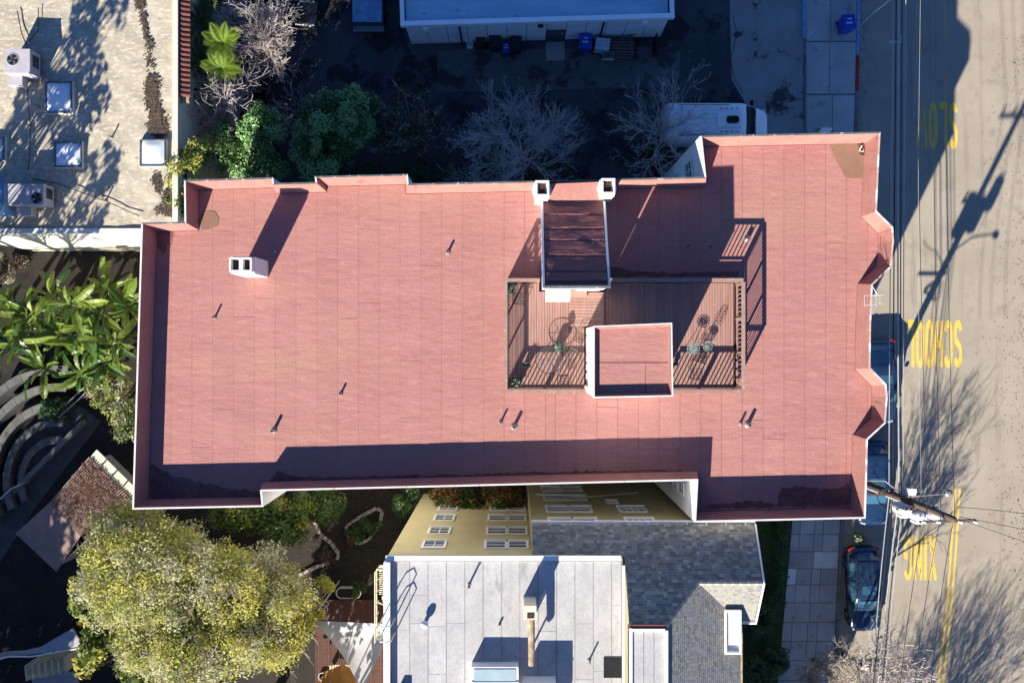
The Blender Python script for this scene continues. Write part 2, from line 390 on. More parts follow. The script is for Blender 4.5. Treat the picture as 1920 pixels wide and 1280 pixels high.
# py0 is the foot of the upside-down letters seen from above, so the cell's bottom lies at the larger pixel row's opposite
road_word("SLOW", 1716, 1797, 193, 278, "the word SLOW painted in yellow on the street, topmost of the words")
road_word("SCHOOL", 1698, 1805, 601, 688, "the word SCHOOL painted in yellow on the sunlit street")
road_word("XING", 1693, 1758, 1003, 1087, "the word XING painted in yellow beside the double line")
r = thing("centre_line", "double yellow centre line painted on the street below the utility pole", "road line", V(1780, 1090))
for off in (-4.5, 4.5):
    b = MB(); q = [(1795 + off, 915), (1790 + off, 1000), (1781 + off, 1120), (1763 + off, 1290), (1750 + off, 1400)]
    for s in ribbon([V(*p).xy for p in q], 0.11): b.add([(*p, 0.006) for p in s], [(0, 1, 2, 3)])
    part("line_stripe", b, "paint_yellow", r)
b = MB()
for s in ribbon([V(1668, 79).xy, V(1690, 79).xy, V(1690, 66).xy], 0.12): b.add([(*p, 0.006) for p in s], [(0, 1, 2, 3)])
solo("parking_mark", b, "paint_white", "white corner mark of a parking bay painted on the shaded street", "road marking")

# ---------------------------------------------------------------- the red-roofed building
RZ, PZ = 10.30, 11.28
OUT = [(346, 338), (512, 333), (514, 344), (592, 342), (591, 331), (764, 327), (766, 345), (1000, 340), (1150, 336), (1321, 332), (1313, 255), (1650, 248), (1646, 329), (1643, 396),
       (1673.5, 426), (1675.5, 452), (1670, 501), (1635.5, 534), (1632, 613), (1631, 689), (1661, 720), (1663.5, 744), (1659.6, 793), (1626, 824), (1624.5, 892), (1622, 971),
       (1302, 978), (1306, 900), (491, 920), (494, 949), (249, 954), (266, 418), (347, 416)]
OUTW = [V(x, y, PZ).xy for x, y in OUT]
random.seed(1); O = ccw(OUTW)                                  # counter-clockwise: inset is to the left
I1 = offset_poly(O, 0.055); I2 = offset_poly(O, 0.24); n = len(O)
bld = thing("apartment_building", "large white walled apartment building with flat brick-red roof filling the middle of the photo", "building", (0, 1, 0))
b = MB()
for i in range(n):
    j = (i + 1) % n; b.add([(*O[i], -4.6), (*O[j], -4.6), (*O[j], PZ), (*O[i], PZ)], [(0, 1, 2, 3)])
wall = part("wall", b, "stucco_white", bld)
b = MB()
for i in range(n):
    j = (i + 1) % n; b.add([(*I1[i], PZ), (*I1[j], PZ), (*I2[j], RZ - .02), (*I2[i], RZ - .02)], [(3, 2, 1, 0)])
part("parapet", b, "parapet_red", bld)
b = MB(); b.prism(I2, RZ - 0.25, RZ - 0.012); part("roof_slab", b, "roof_seam", bld)
OC = offset_poly(O, -0.008); IC = offset_poly(O, 0.06)
for i in range(n):
    j = (i + 1) % n
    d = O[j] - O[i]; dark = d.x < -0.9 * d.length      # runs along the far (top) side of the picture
    nseg = max(1, round(d.length / 3.0))
    for kk in range(nseg):
        f0, f1 = kk / nseg + .0006, (kk + 1) / nseg - .0006
        q = [OC[i].lerp(OC[j], f0), OC[i].lerp(OC[j], f1), IC[i].lerp(IC[j], f1), IC[i].lerp(IC[j], f0)]
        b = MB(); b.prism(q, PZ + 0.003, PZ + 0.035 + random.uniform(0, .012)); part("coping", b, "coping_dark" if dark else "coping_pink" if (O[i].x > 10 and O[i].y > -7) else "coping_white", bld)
# roofing felt rolls: every length of felt a piece of its own
random.seed(11)
SE = [321 + 39 * i for i in range(-1, 19)] + [1041 + 39 * i for i in range(0, 10)] + [1431 + 39 * i for i in range(0, 6)] + [1665]
INW = offset_poly(O, 0.26)
mrp = mpp(RZ)
for i, (a, c) in enumerate(zip(SE, SE[1:])):
    gp = 0.003 if i < 17 else 0.007; x0, x1 = (a - 960) * mrp + gp, (c - 960) * mrp - gp
    cuts = sorted(random.uniform(-7, 6.5) for _ in range((1, 0, 2, 1, 1)[i % 5]))
    yy = [-9.5] + cuts + [10.5]
    for k, (y0, y1) in enumerate(zip(yy, yy[1:])):
        p = rect_clip([(q.x, q.y) for q in INW], x0, x1, y0 + 0.006, y1 - 0.006)
        if len(p) < 3: continue
        ar = abs(sum(p[u][0] * p[(u + 1) % len(p)][1] - p[(u + 1) % len(p)][0] * p[u][1] for u in range(len(p)))) / 2
        if ar < 0.12: continue
        b = MB(); b.prism(p, RZ - 0.01, RZ + random.choice((0, .004, .007, .003)), bottom=False)
        part("roofing_felt", b, "roof_red", bld)
for k, (pts, m) in enumerate([([(1553, 269), (1590, 268), (1624, 270), (1622, 335), (1604, 334), (1586, 334), (1570, 306)], "wet_stain"), ([(1609, 270), (1618, 268), (1623, 276), (1622, 292), (1612, 290)], "rust_stain"),
                 ([(374, 412), (378, 399), (392, 395), (404, 398), (411, 410), (408, 424), (392, 430), (378, 431)], "wet_stain")]):
    b = MB(); b.prism([V(x, y, RZ) for x, y in pts], RZ, RZ + 0.010 + 0.004 * k, bottom=False); part("stain", b, m, bld)
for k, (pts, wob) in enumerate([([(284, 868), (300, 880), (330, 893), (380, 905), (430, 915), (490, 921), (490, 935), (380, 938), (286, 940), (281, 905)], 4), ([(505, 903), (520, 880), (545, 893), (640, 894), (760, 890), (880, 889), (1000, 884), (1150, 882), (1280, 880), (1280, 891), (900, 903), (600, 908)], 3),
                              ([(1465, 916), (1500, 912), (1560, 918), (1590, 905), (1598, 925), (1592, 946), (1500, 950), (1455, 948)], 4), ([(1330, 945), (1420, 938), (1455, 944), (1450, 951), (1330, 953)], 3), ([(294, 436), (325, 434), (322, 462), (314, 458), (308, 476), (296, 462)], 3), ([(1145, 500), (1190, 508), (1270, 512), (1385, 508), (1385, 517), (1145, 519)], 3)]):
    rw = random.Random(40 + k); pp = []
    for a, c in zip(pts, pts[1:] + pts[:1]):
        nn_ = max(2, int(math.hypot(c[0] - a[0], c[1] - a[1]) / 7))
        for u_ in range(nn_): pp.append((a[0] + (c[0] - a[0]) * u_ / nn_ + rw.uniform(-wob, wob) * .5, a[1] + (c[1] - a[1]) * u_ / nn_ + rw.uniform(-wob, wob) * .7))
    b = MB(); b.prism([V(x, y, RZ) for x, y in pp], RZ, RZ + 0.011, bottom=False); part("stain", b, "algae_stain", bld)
b = MB(); b.tube([V(1616, 273, 10.5), V(1611, 283, 10.36), V(1619, 284, 10.4), V(1619, 279, 10.34)], 0.025, 5); part("drain_hose", b, "coping_white", bld)
# windows in the walls that the insets of the plan leave open to view
def window_on(root, p, u, w, h, nrm, fm="white_paint", gm="glass", bars=1, fr=0.07):
    "window centred at p, u = unit vector along the wall, nrm = outward normal"
    p, u, nrm = Vector(p), Vector(u), Vector(nrm); up = Vector((0, 0, 1)); f = MB()
    def slab(cx, cz, sx, sz, d0, d1):
        c = p + u * cx + up * cz
        vs = [c + u * (a * sx / 2) + up * (e * sz / 2) + nrm * d for d in (d0, d1) for a, e in ((-1, -1), (1, -1), (1, 1), (-1, 1))]
        return vs, [(3, 2, 1, 0), (4, 5, 6, 7), (0, 1, 5, 4), (1, 2, 6, 5), (2, 3, 7, 6), (3, 0, 4, 7)]
    f.add(*slab(0, h / 2 + fr / 2, w + 2 * fr, fr, .003, .06)); f.add(*slab(0, -h / 2 - fr / 2, w + 2.6 * fr, fr, .003, .11))
    f.add(*slab(-w / 2 - fr / 2, 0, fr, h, .003, .06)); f.add(*slab(w / 2 + fr / 2, 0, fr, h, .003, .06))
    for k in range(bars): f.add(*slab((k + 1) * w / (bars + 1) - w / 2, 0, .035, h, .008, .035))
    f.add(*slab(0, 0, w, .04, .010, .04))
    o = part("window", f, fm, root)
    g_ = MB(); g_.add(*slab(0, 0, w, h, .002, .012)); part("pane", g_, gm, o)
    return o
W_ = V(1317, 292, PZ)
for y, z, w in ((5.35, 8.6, .55), (7.6, 8.6, .7), (5.35, 5.4, .55), (7.6, 5.4, .7)):
    t = (V(1313, 255, PZ).y - y) / (V(1313, 255, PZ).y - V(1321, 332, PZ).y)
    x = V(1313, 255, PZ).x + t * (V(1321, 332, PZ).x - V(1313, 255, PZ).x)
    window_on(bld, (x - 0.02, y, z), (0.1, -0.995, 0), w, 1.2, (-0.995, -0.1, 0))
for z in (8.4, 5.6):
    window_on(bld, (V(1304, 940, PZ).x - .02, V(1304, 935, PZ).y, z), (0, -1, 0), .45, 1.1, (-1, 0, 0))
# chimney
CH = []
b = MB(); x0, x1, y0, y1 = V(462, 0, RZ).x, V(503, 0, RZ).x, V(0, 520, RZ).y, V(0, 490, RZ).y
HZ = RZ + 2.35
t = 0.06
b.prism([(x0, y0), (x1, y0), (x1, y1), (x0, y1)], RZ, HZ - 0.28)
ch = part("chimney", b, "stucco_white", bld)
xm = x0 + (x1 - x0) * 0.52
for (a, c) in ((x0 + .02, xm - .01), (xm + .01, x1 - .02)):
    f = MB()
    f.box(((a + c) / 2, y0 + t / 2 + .06, HZ - .1), (c - a, t, .36)); f.box(((a + c) / 2, y1 - t / 2 - .06, HZ - .1), (c - a, t, .36))
    f.box((a + t / 2, (y0 + y1) / 2, HZ - .1), (t, y1 - y0 - .12 - 2 * t, .36)); f.box((c - t / 2, (y0 + y1) / 2, HZ - .1), (t, y1 - y0 - .12 - 2 * t, .36))
    part("flue", f, "white_paint", ch)
    d = MB(); d.box(((a + c) / 2, (y0 + y1) / 2, HZ - .26), (c - a - 2 * t, y1 - y0 - .12 - 2 * t, .03)); part("flue_bottom", d, "flue", ch)
# vent pipes
PIPES = [(403, 595, .5, .045), (513, 471, .3, .06), (840, 473, .45, .055), (639, 738, .4, .05), (514, 806, .55, .07), (939, 791, .5, .045), (964, 799, .55, .075), (1388, 793, .42, .05), (1402, 795, .55, .08), (1401, 447, .4, .07), (1289, 461, .3, .07), (1331, 462, .3, .06)]
for px, py_, h, r_ in PIPES:
    h *= .68
    b = MB(); p = V(px, py_, RZ); b.lathe([(r_ * 2.2, RZ), (r_ * 1.3, RZ + .06), (r_, RZ + .08), (r_, RZ + h), (r_ * .7, RZ + h), (r_ * .7, RZ + h - .12)], (p.x, p.y, 0), 10)
    part("vent_pipe", b, "vent_metal", bld)
# the stair house with its sloping roof
def W4(pts): return [V(*p) for p in pts]
Ztop, Zlow = 13.3, 11.25
c4 = [V(1020, 537, Ztop), V(1142, 537, Ztop), V(1133, 378, Zlow), V(1017, 378, Zlow)]
xl, xr = c4[0].x, c4[1].x; ya, yb = c4[0].y, c4[3].y
b = MB()
b.add([(xl, ya, RZ), (xr, ya, RZ), (xr, yb, RZ), (xl, yb, RZ), (xl, ya, Ztop - .1), (xr, ya, Ztop - .1), (xr, yb, Zlow - .1), (xl, yb, Zlow - .1)], [(0, 1, 5, 4), (1, 2, 6, 5), (2, 3, 7, 6), (3, 0, 4, 7)])
sh = part("stair_penthouse", b, "stucco_white", bld)
# its felt: heavily creased sheets across the slope
rs = random.Random(5)
def slope_z(y): return Ztop + (Zlow - Ztop) * (y - ya) / (yb - ya)
cutf = [0.02, 0.13, .31, .50, .64, .82, 0.93]
for u0, u1 in zip(cutf, cutf[1:]):
    b = MB(); nx, ny = 26, 8; o_ = len(b.v); vs = []
    for jj in range(ny + 1):
        for ii in range(nx + 1):
            u = u0 + (u1 - u0) * (jj / ny); yy_ = ya + 0.12 + (yb - ya - 0.12) * u; xx = xl + .06 + (xr - xl - .12) * ii / nx
            zz = slope_z(yy_) + 0.02 + 0.010 * math.sin(xx * 2.1 + yy_ * 3.0 + 2 * math.sin(xx * 1.3)) * math.sin(yy_ * 5 + 2.5 * math.sin(xx * 1.9 + u0 * 20)) + rs.uniform(-.004, .004)
            if jj == 0: zz -= 0.05
            vs.append((xx, yy_, zz))
    b.add(vs, [(j * (nx + 1) + i, j * (nx + 1) + i + 1, (j + 1) * (nx + 1) + i + 1, (j + 1) * (nx + 1) + i) for j in range(ny) for i in range(nx)])
    part("felt_sheet", b, "wrinkled_red", sh, smooth=True)
b = MB(); zz = [slope_z(ya), slope_z(yb)]
b.add([(xl, ya, zz[0] - .06), (xr, ya, zz[0] - .06), (xr, yb, zz[1] - .06), (xl, yb, zz[1] - .06)], [(0, 1, 2, 3)]); part("roof_deck_board", b, "roof_seam", sh)
for xa, xb in ((xl - .06, xl + .03), (xr - .03, xr + .06)):
    b = MB(); b.add([(xa, ya - .05, zz[0] - .14), (xb, ya - .05, zz[0] - .14), (xb, yb, zz[1] - .14), (xa, yb, zz[1] - .14), (xa, ya - .05, zz[0] + .06), (xb, ya - .05, zz[0] + .06), (xb, yb, zz[1] + .06), (xa, yb, zz[1] + .06)],
          [(3, 2, 1, 0), (4, 5, 6, 7), (0, 1, 5, 4), (1, 2, 6, 5), (2, 3, 7, 6), (3, 0, 4, 7)]); part("fascia", b, "white_paint", sh)
b = MB(); b.box(((xl + xr) / 2, ya - .02, Ztop - .02), (xr - xl + .05, .10, .16)); part("fascia", b, "coping_dark", sh)
b = MB(); b.box((V(1046, 0, 12.7).x, ya - .3, 12.45), (0.98, .5, .5)); part("canopy_box", b, "white_paint", sh)
b = MB(); b.box((V(1105, 0, 12).x, ya - .03, 11.95), (0.95, .05, 2.1)); dd = part("door", b, "white_paint", sh)
b = MB(); b.box((V(1105, 0, 12).x + .35, ya - .075, 11.9), (.05, .05, .12)); part("handle", b, "vent_metal", dd)
# low salmon roof between the two white chimney blocks, and the blocks
b = MB(); q = [V(1027, 345, 11.42), V(1124, 341, 11.42), V(1133, 379, 11.2), V(1017, 379, 11.2)]
b.add([(*p.xy, p.z) for p in q] + [(*p.xy, RZ) for p in q], [(0, 3, 2, 1), (0, 1, 5, 4), (1, 2, 6, 5), (2, 3, 7, 6), (3, 0, 4, 7)])
part("landing_roof", b, "parapet_red", sh)
for cx, cy in ((1016, 357), (1138, 353)):
    p = V(cx, cy, 12.0); b = MB(); w = .27
    b.box((p.x, p.y, (RZ + 12.35) / 2), (2 * w, 2 * w + .1, 12.35 - RZ))
    c_ = part("chimney_block", b, "stucco_white", bld)
    b = MB()
    b.prism([(p.x - .40, p.y), (p.x - .30, p.y - .33), (p.x, p.y - .40), (p.x + .30, p.y - .33), (p.x + .40, p.y), (p.x + .30, p.y + .33), (p.x, p.y + .40), (p.x - .30, p.y + .33)], 11.85, 11.98)
    part("cap_band", b, "white_paint", c_)
    b = MB()
    for dx, dy, sx, sy in ((-.24, 0, .07, .62), (.24, 0, .07, .62), (0, -.275, .41, .07), (0, .275, .41, .07)): b.box((p.x + dx, p.y + dy, 12.44), (sx, sy, .18))
    part("chimney_rim", b, "white_paint", c_)
    b = MB(); b.box((p.x, p.y, 12.37), (.3, .44, .03)); part("flue_bottom", b, "flue", c_)
# the tall lift house
Z2 = 14.4
q = [V(1113, 745, Z2), V(1261, 742, Z2), V(1259, 606, Z2), V(1113, 612, Z2)]
q = [p.xy for p in q]
b = MB()
for i in range(4): b.add([(*q[i], RZ), (*q[(i + 1) % 4], RZ), (*q[(i + 1) % 4], Z2), (*q[i], Z2)], [(0, 1, 2, 3)])
lh = part("lift_penthouse", b, "stucco_white", bld)
qi = offset_poly(q, .05); qj = offset_poly(q, .12)
b = MB()
for i in range(4): b.add([(*qi[i], Z2), (*qi[(i + 1) % 4], Z2), (*qj[(i + 1) % 4], Z2 - .24), (*qj[i], Z2 - .24)], [(3, 2, 1, 0)])
part("penthouse_parapet", b, "parapet_red", lh)
for i in range(4):
    b = MB(); k = (i + 1) % 4; oo = offset_poly(q, -.02); ii = offset_poly(q, .035)
    b.prism([oo[i], oo[k], ii[k], ii[i]], Z2 + .002, Z2 + .04); part("coping", b, "coping_white", lh)
xm, ym = (q[0].x + q[1].x) / 2 + .5, (q[0].y + q[2].y) / 2 - .1
for a, c, d_, e in ((q[0].x, q[1].x, ym + .03, q[2].y + 1), (q[0].x, xm - .01, q[0].y - 1, ym), (xm + .01, q[1].x, q[0].y - 1, ym)):
    p = rect_clip([(v.x, v.y) for v in qj], a, c, d_, e); b = MB(); b.prism(p, Z2 - .6, Z2 - .235 + random.uniform(0, .006)); part("roofing_felt", b, "roof_red", lh)
# ---------------------------------------------------------------- roof deck
DZ, TZ = 10.85, 11.93
deck = thing("roof_deck", "brown wooden roof deck with slatted railing on the red roof", "deck", V(1170, 630, RZ))
xa, xb = V(948, 0, TZ).x, V(1394, 0, TZ).x; ya_, yb_ = V(0, 733, TZ).y, V(0, 525, TZ).y
LH0, LH1 = q[0].x - .02, q[1].x + .02; LHY0, LHY1 = q[0].y, max(q[2].y, q[3].y) + .02
SP = (xl - .07, xr + .07, ya - .07)
lx0, lx1, ly0, ly1 = V(1066, 0, DZ).x, V(1131, 0, DZ).x, V(0, 612, DZ).y, SP[2]     # raised landing
x = xa + .06; bw = .112; random.seed(2); cache = {}
while x + bw < xb - .05:
    segs = [(ya_ + .05, yb_ - .05)]
    def cut(segs, c0, c1):
        o = []
        for s0, s1 in segs:
            if c1 <= s0 or c0 >= s1: o.append((s0, s1)); continue
            if c0 > s0: o.append((s0, c0))
            if c1 < s1: o.append((c1, s1))
        return o
    if x + bw > LH0 and x < LH1: segs = cut(segs, ya_ - 1, LHY1)
    if x + bw > SP[0] and x < SP[1]: segs = cut(segs, SP[2], yb_ + 1)
    for s0, s1 in segs:
        if s1 - s0 < .15: continue
        key = round(s1 - s0, 3)
        if key not in cache:
            me = MB().box((0, 0, 0), (bw - .014, key, .028)).mesh("deck_board"); mats_of(me, "deck_board"); cache[key] = me
        inst("deck_board", cache[key], deck, Vector((x + bw / 2, (s0 + s1) / 2, DZ - .014)) - deck.location)
    x += bw
b = MB(); b.prism([(xa + .08, ya_ + .08), (LH0 - .05, ya_ + .08), (LH0 - .05, LHY1 + .05), (LH1 + .05, LHY1 + .05), (LH1 + .05, ya_ + .08), (xb - .08, ya_ + .08), (xb - .08, yb_ - .08), (SP[1] + .02, yb_ - .08), (SP[1] + .02, SP[2] - .05), (SP[0] - .02, SP[2] - .05), (SP[0] - .02, yb_ - .08), (xa + .08, yb_ - .08)], RZ + .02, DZ - .032)
mat("deck_under", (0.09, 0.05, 0.04), (0.06, 0.035, 0.03), scale=3)
part("deck_base", b, "deck_under", deck)
def run(p0, p1):
    "one length of railing: top rail, bottom rail and skirt, posts and balusters"
    p0, p1 = Vector(p0), Vector(p1); d = p1 - p0; Ln = d.length; u = d / Ln; ang = math.atan2(u.y, u.x); c = (p0 + p1) / 2
    r_ = part("railing", MB().box((c.x, c.y, TZ - .02), (Ln, .15, .04), ang), "rail_wood", deck)
    part("lower_rail", MB().box((c.x, c.y, DZ + .09), (Ln, .045, .07), ang), "rail_wood", r_)
    part("under_rail", MB().box((c.x, c.y, TZ - .075), (Ln, .045, .07), ang), "rail_wood", r_)
    part("skirt", MB().box((c.x, c.y, (RZ + DZ) / 2 + .02), (Ln, .03, DZ - RZ - .03), ang), "rail_wood", r_)
    npost = max(1, round(Ln / 1.75))
    for k in range(npost + 1):
        pp = p0 + u * (.05 + (Ln - .1) * k / npost); part("post", MB().box((pp.x, pp.y, (RZ + .01 + TZ - .045) / 2), (.09, .09, TZ - RZ - .06), ang), "rail_wood", r_)
    nb = int(Ln / .176)
    for k in range(nb):
        pp = p0 + u * ((k + .5) * Ln / nb)
        inst("baluster", BAL, r_, (pp.x - deck.location.x, pp.y - deck.location.y, (DZ + TZ) / 2 - .02 - deck.location.z), (0, 0, ang))
BAL = MB().box((0, 0, 0), (.045, .022, TZ - DZ - .14)).mesh("baluster"); mats_of(BAL, "rail_wood")
run((xa, ya_), (LH0 - .08, ya_)); run((LH1 + .08, ya_), (xb, ya_))
run((xb, ya_ + .08), (xb, yb_ - .08)); run((xb, yb_), (SP[1] + .05, yb_)); run((SP[0] - .05, yb_), (xa, yb_)); run((xa, yb_ - .08), (xa, ya_ + .08))
# raised landing in front of the stair door: boards run across
z = DZ; yy_ = ly0
lb = part("landing", MB().prism([(lx0 + .02, ly0 + .02), (lx1 - .02, ly0 + .02), (lx1 - .02, ly1 - .02), (lx0 + .02, ly1 - .02)], DZ + .004, DZ + .13), "deck_under", deck)
while yy_ + .13 < ly1:
    part("landing_board", MB().box(((lx0 + lx1) / 2, yy_ + .065, DZ + .15), (lx1 - lx0, .118, .03)), "deck_board", lb); yy_ += .13
part("door_step", MB().box((V(1083, 0, 11).x, V(0, 551, 11).y, DZ + .24), (.75, .28, .14)), "deck_board", lb)

# ---------------------------------------------------------------- furniture on the deck
def metal_lattice(b, cx, cy, z, r, rings=3, spokes=10, w=.008):
    for k in range(rings): b.tube([(cx + r * (k + 1) / rings * math.cos(a), cy + r * (k + 1) / rings * math.sin(a), z) for a in [2 * math.pi * i / 20 for i in range(21)]], w, 4, cap=False)
    for s in range(spokes):
        a = 2 * math.pi * s / spokes
        b.tube([(cx + r * .12 * math.cos(a), cy + r * .12 * math.sin(a), z), (cx + r * .55 * math.cos(a + .35), cy + r * .55 * math.sin(a + .35), z), (cx + r * math.cos(a), cy + r * math.sin(a), z)], w, 4, cap=False)
        a2 = a + math.pi / spokes
        b.tube([(cx + r * (.5 + .17 * math.cos(t)) * math.cos(a2 + .1 * math.sin(t)), cy + r * (.5 + .17 * math.cos(t)) * math.sin(a2 + .1 * math.sin(t)), z) for t in [2 * math.pi * i / 8 for i in range(9)]], w, 4, cap=False)
def legs4(root, p, r0, r1, z0, z1, m, rad=.012, n=4, rot=.6):
    for k in range(n):
        a = rot + 2 * math.pi * k / n; b = MB()
        b.tube([(p.x + r0 * math.cos(a), p.y + r0 * math.sin(a), z0), (p.x + (r0 + r1) * .38 * math.cos(a), p.y + (r0 + r1) * .38 * math.sin(a), (z0 + z1) / 2), (p.x + r1 * math.cos(a), p.y + r1 * math.sin(a), z1)], rad, 6)
        part("leg", b, m, root)
# glass table
p = V(1030, 674, DZ + .72); t = thing("glass_table", "round glass topped patio table at the left of the roof deck", "table", (p.x, p.y, DZ))
b = MB(); b.lathe([(.56, DZ + .715), (.56, DZ + .727)], (p.x, p.y, 0), 36); part("glass_top", b, "table_glass", t)
b = MB(); b.tube([(p.x + .57 * math.cos(a), p.y + .57 * math.sin(a), DZ + .72) for a in [2 * math.pi * i / 40 for i in range(41)]], .014, 6, cap=False); part("rim", b, "black_metal", t)
b = MB()
for k in range(3):
    a = k * math.pi / 3; b.tube([(p.x - .55 * math.cos(a), p.y - .55 * math.sin(a), DZ + .685 - .018 * k), (p.x + .55 * math.cos(a), p.y + .55 * math.sin(a), DZ + .685 - .018 * k)], .009, 5)
part("brace", b, "black_metal", t); legs4(t, p, .42, .3, DZ, DZ + .66, "black_metal", .014)
def wire_chair(px, py, rz, label):
    p = V(px, py, DZ + .42); t = thing("wire_chair", label, "chair", (p.x, p.y, DZ), rz, "metal chairs on the roof deck")
    b = MB()
    for k in range(7): b.tube([(-.2, -.2 + .4 * k / 6, .43), (.2, -.2 + .4 * k / 6, .43)], .008, 4)
    for k in range(4): b.tube([(-.2 + .4 * k / 3, -.2, .436), (-.2 + .4 * k / 3, .2, .436)], .008, 4)
    part("seat", b, "black_metal", t, local=True)
    b = MB(); b.tube([(-.2, .2, .43), (-.21, .26, .86), (0, .28, .93), (.21, .26, .86), (.2, .2, .43)], .012, 5)
    for k in range(4): b.tube([(-.2 + .4 * k / 3, .22, .5), (-.2 + .4 * k / 3, .265, .86)], .008, 4)
    for zz_ in (.55, .7): b.tube([(-.2, .235, zz_), (.2, .235, zz_)], .008, 4)
    part("backrest", b, "black_metal", t, local=True)
    for sx in (-1, 1):
        b = MB(); b.tube([(sx * .21, -.21, .43), (sx * .24, -.2, .64), (sx * .22, .24, .66)], .011, 5); part("armrest", b, "black_metal", t, local=True)
        for sy in (-1, 1): b = MB(); b.tube([(sx * .2, sy * .2, .43), (sx * .23, sy * .24, 0.0)], .012, 5); part("leg", b, "black_metal", t, local=True)
wire_chair(1072, 664, -0.5, "black wire chair beside the glass table, against the lift house wall")
wire_chair(1055, 714, 0.1, "black wire chair below the glass table by the lower railing")
wire_chair(974, 560, 1.5, "black wire chair in the upper left corner of the roof deck")
wire_chair(1313, 668, 2.9, "black wire chair just below the round iron table")
wire_chair(1304, 700, 3.1, "black wire chair against the lower railing, right of the lift house")
# iron table and ornate chair at the right
p = V(1300, 653, DZ + .7); t = thing("iron_table", "small round cast iron lattice table at the right of the deck", "table", (p.x, p.y, DZ))
b = MB(); metal_lattice(b, p.x, p.y, DZ + .7, .26, 3, 12, .011); part("table_top", b, "patina", t); legs4(t, p, .2, .08, DZ, DZ + .69, "black_metal", .014, 3)
p = V(1327, 650, DZ + .44); t = thing("iron_chair", "ornate cast iron chair with tall pierced back beside the round iron table", "chair", (p.x, p.y, DZ))
b = MB(); metal_lattice(b, p.x, p.y, DZ + .44, .19, 3, 9, .011); part("seat", b, "patina", t)
b = MB(); bx, by = p.x + .1, p.y + .16
b.tube([(bx - .17, by - .02, DZ + .44), (bx - .2, by + .05, DZ + .7), (bx - .1, by + .08, DZ + .93), (bx, by + .08, DZ + .88), (bx + .1, by + .08, DZ + .93), (bx + .2, by + .05, DZ + .7), (bx + .17, by - .02, DZ + .44)], .013, 5)
for k in range(5):
    for s in (-1, 1): b.tube([(bx + s * (.02 + .05 * math.sin(t_) + .06), by + .05, DZ + .5 + .08 * k + .04 * math.cos(t_)) for t_ in [2 * math.pi * i / 8 for i in range(9)]], .011, 4, cap=False)
part("backrest", b, "patina", t); legs4(t, p, .19, .15, DZ, DZ + .43, "black_metal", .012, 4)
# ---------------------------------------------------------------- plants in pots on the deck, aerial
def leaf_cloud(rng, centers, radii, n, size, flat=0.55, shell=0.55, tri=False, droop=0.0):
    "n leaves spread over ellipsoids; returns verts, faces (quads folded along nothing, diamond shaped)"
    centers = np.asarray(centers, float); radii = np.asarray(radii, float)
    w = radii.prod(axis=1) ** (2 / 3); w = w / w.sum()
    idx = rng.choice(len(centers), n, p=w)
    d = rng.normal(size=(n, 3)); d /= np.linalg.norm(d, axis=1)[:, None]
    rad = shell + (1 - shell) * rng.random(n) ** 0.7
    P = centers[idx] + d * rad[:, None] * radii[idx]
    nr = d * 0.7 + rng.normal(size=(n, 3)) * flat + np.array([0, 0, 0.6]); nr /= np.linalg.norm(nr, axis=1)[:, None]
    t = rng.normal(size=(n, 3)); t[:, 2] -= droop; t -= (t * nr).sum(1)[:, None] * nr; t /= np.linalg.norm(t, axis=1)[:, None]
    s = np.cross(nr, t); L = size * (0.6 + 0.8 * rng.random(n))[:, None]; Wd = L * 0.28
    lift = nr * L * 0.10
    v = np.stack([P - t * L * .5, P - s * Wd + lift, P + t * L * .5, P + s * Wd + lift], axis=1).reshape(-1, 3)
    f = np.arange(n * 4).reshape(n, 4)
    return v, f
def clumps(rng, c, r, k, cr, up=0.0):
    "k clump centres over the ellipsoid (c, r), clump radius about cr"
    d = rng.normal(size=(k, 3)); d[:, 2] = np.abs(d[:, 2]) * (1 if up else rng.choice([1, 1, -0.4], k)); d /= np.linalg.norm(d, axis=1)[:, None]
    C = np.asarray(c) + d * np.asarray(r) * (0.45 + 0.5 * rng.random(k) ** .6)[:, None]
    R = cr * (0.6 + 0.7 * rng.random(k))[:, None] * np.array([1, 1, 0.75])
    return C, R
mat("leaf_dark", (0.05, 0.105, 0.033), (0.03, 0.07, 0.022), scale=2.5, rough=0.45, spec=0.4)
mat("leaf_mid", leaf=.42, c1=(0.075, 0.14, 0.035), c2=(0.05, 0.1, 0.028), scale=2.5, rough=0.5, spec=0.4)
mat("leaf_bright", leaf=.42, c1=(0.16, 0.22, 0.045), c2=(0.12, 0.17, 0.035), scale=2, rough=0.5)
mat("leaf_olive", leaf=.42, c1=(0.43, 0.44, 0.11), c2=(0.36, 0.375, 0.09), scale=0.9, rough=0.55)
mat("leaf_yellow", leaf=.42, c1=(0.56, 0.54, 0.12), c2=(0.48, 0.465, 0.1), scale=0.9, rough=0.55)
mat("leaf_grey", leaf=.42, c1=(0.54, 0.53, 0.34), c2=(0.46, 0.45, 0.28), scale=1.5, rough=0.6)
mat("leaf_rust", (0.16, 0.075, 0.02), (0.1, 0.045, 0.015), scale=2, rough=0.6)
mat("leaf_brown", (0.1, 0.068, 0.05), (0.06, 0.042, 0.033), scale=2, rough=0.8)
mat("bark", (0.1, 0.075, 0.06), (0.06, 0.045, 0.036), scale=6, bump=0.6, bscale=20)
mat("twig_grey", (0.55, 0.48, 0.44), (0.4, 0.345, 0.32), scale=4)
mat("twig_dark", (0.5, 0.44, 0.44), (0.34, 0.3, 0.3), scale=4)
mat("twig_pale", (0.42, 0.36, 0.29), (0.3, 0.255, 0.21), scale=4)
mat("terracotta", (0.2, 0.075, 0.055), (0.13, 0.05, 0.04), scale=5, rand=0.15)
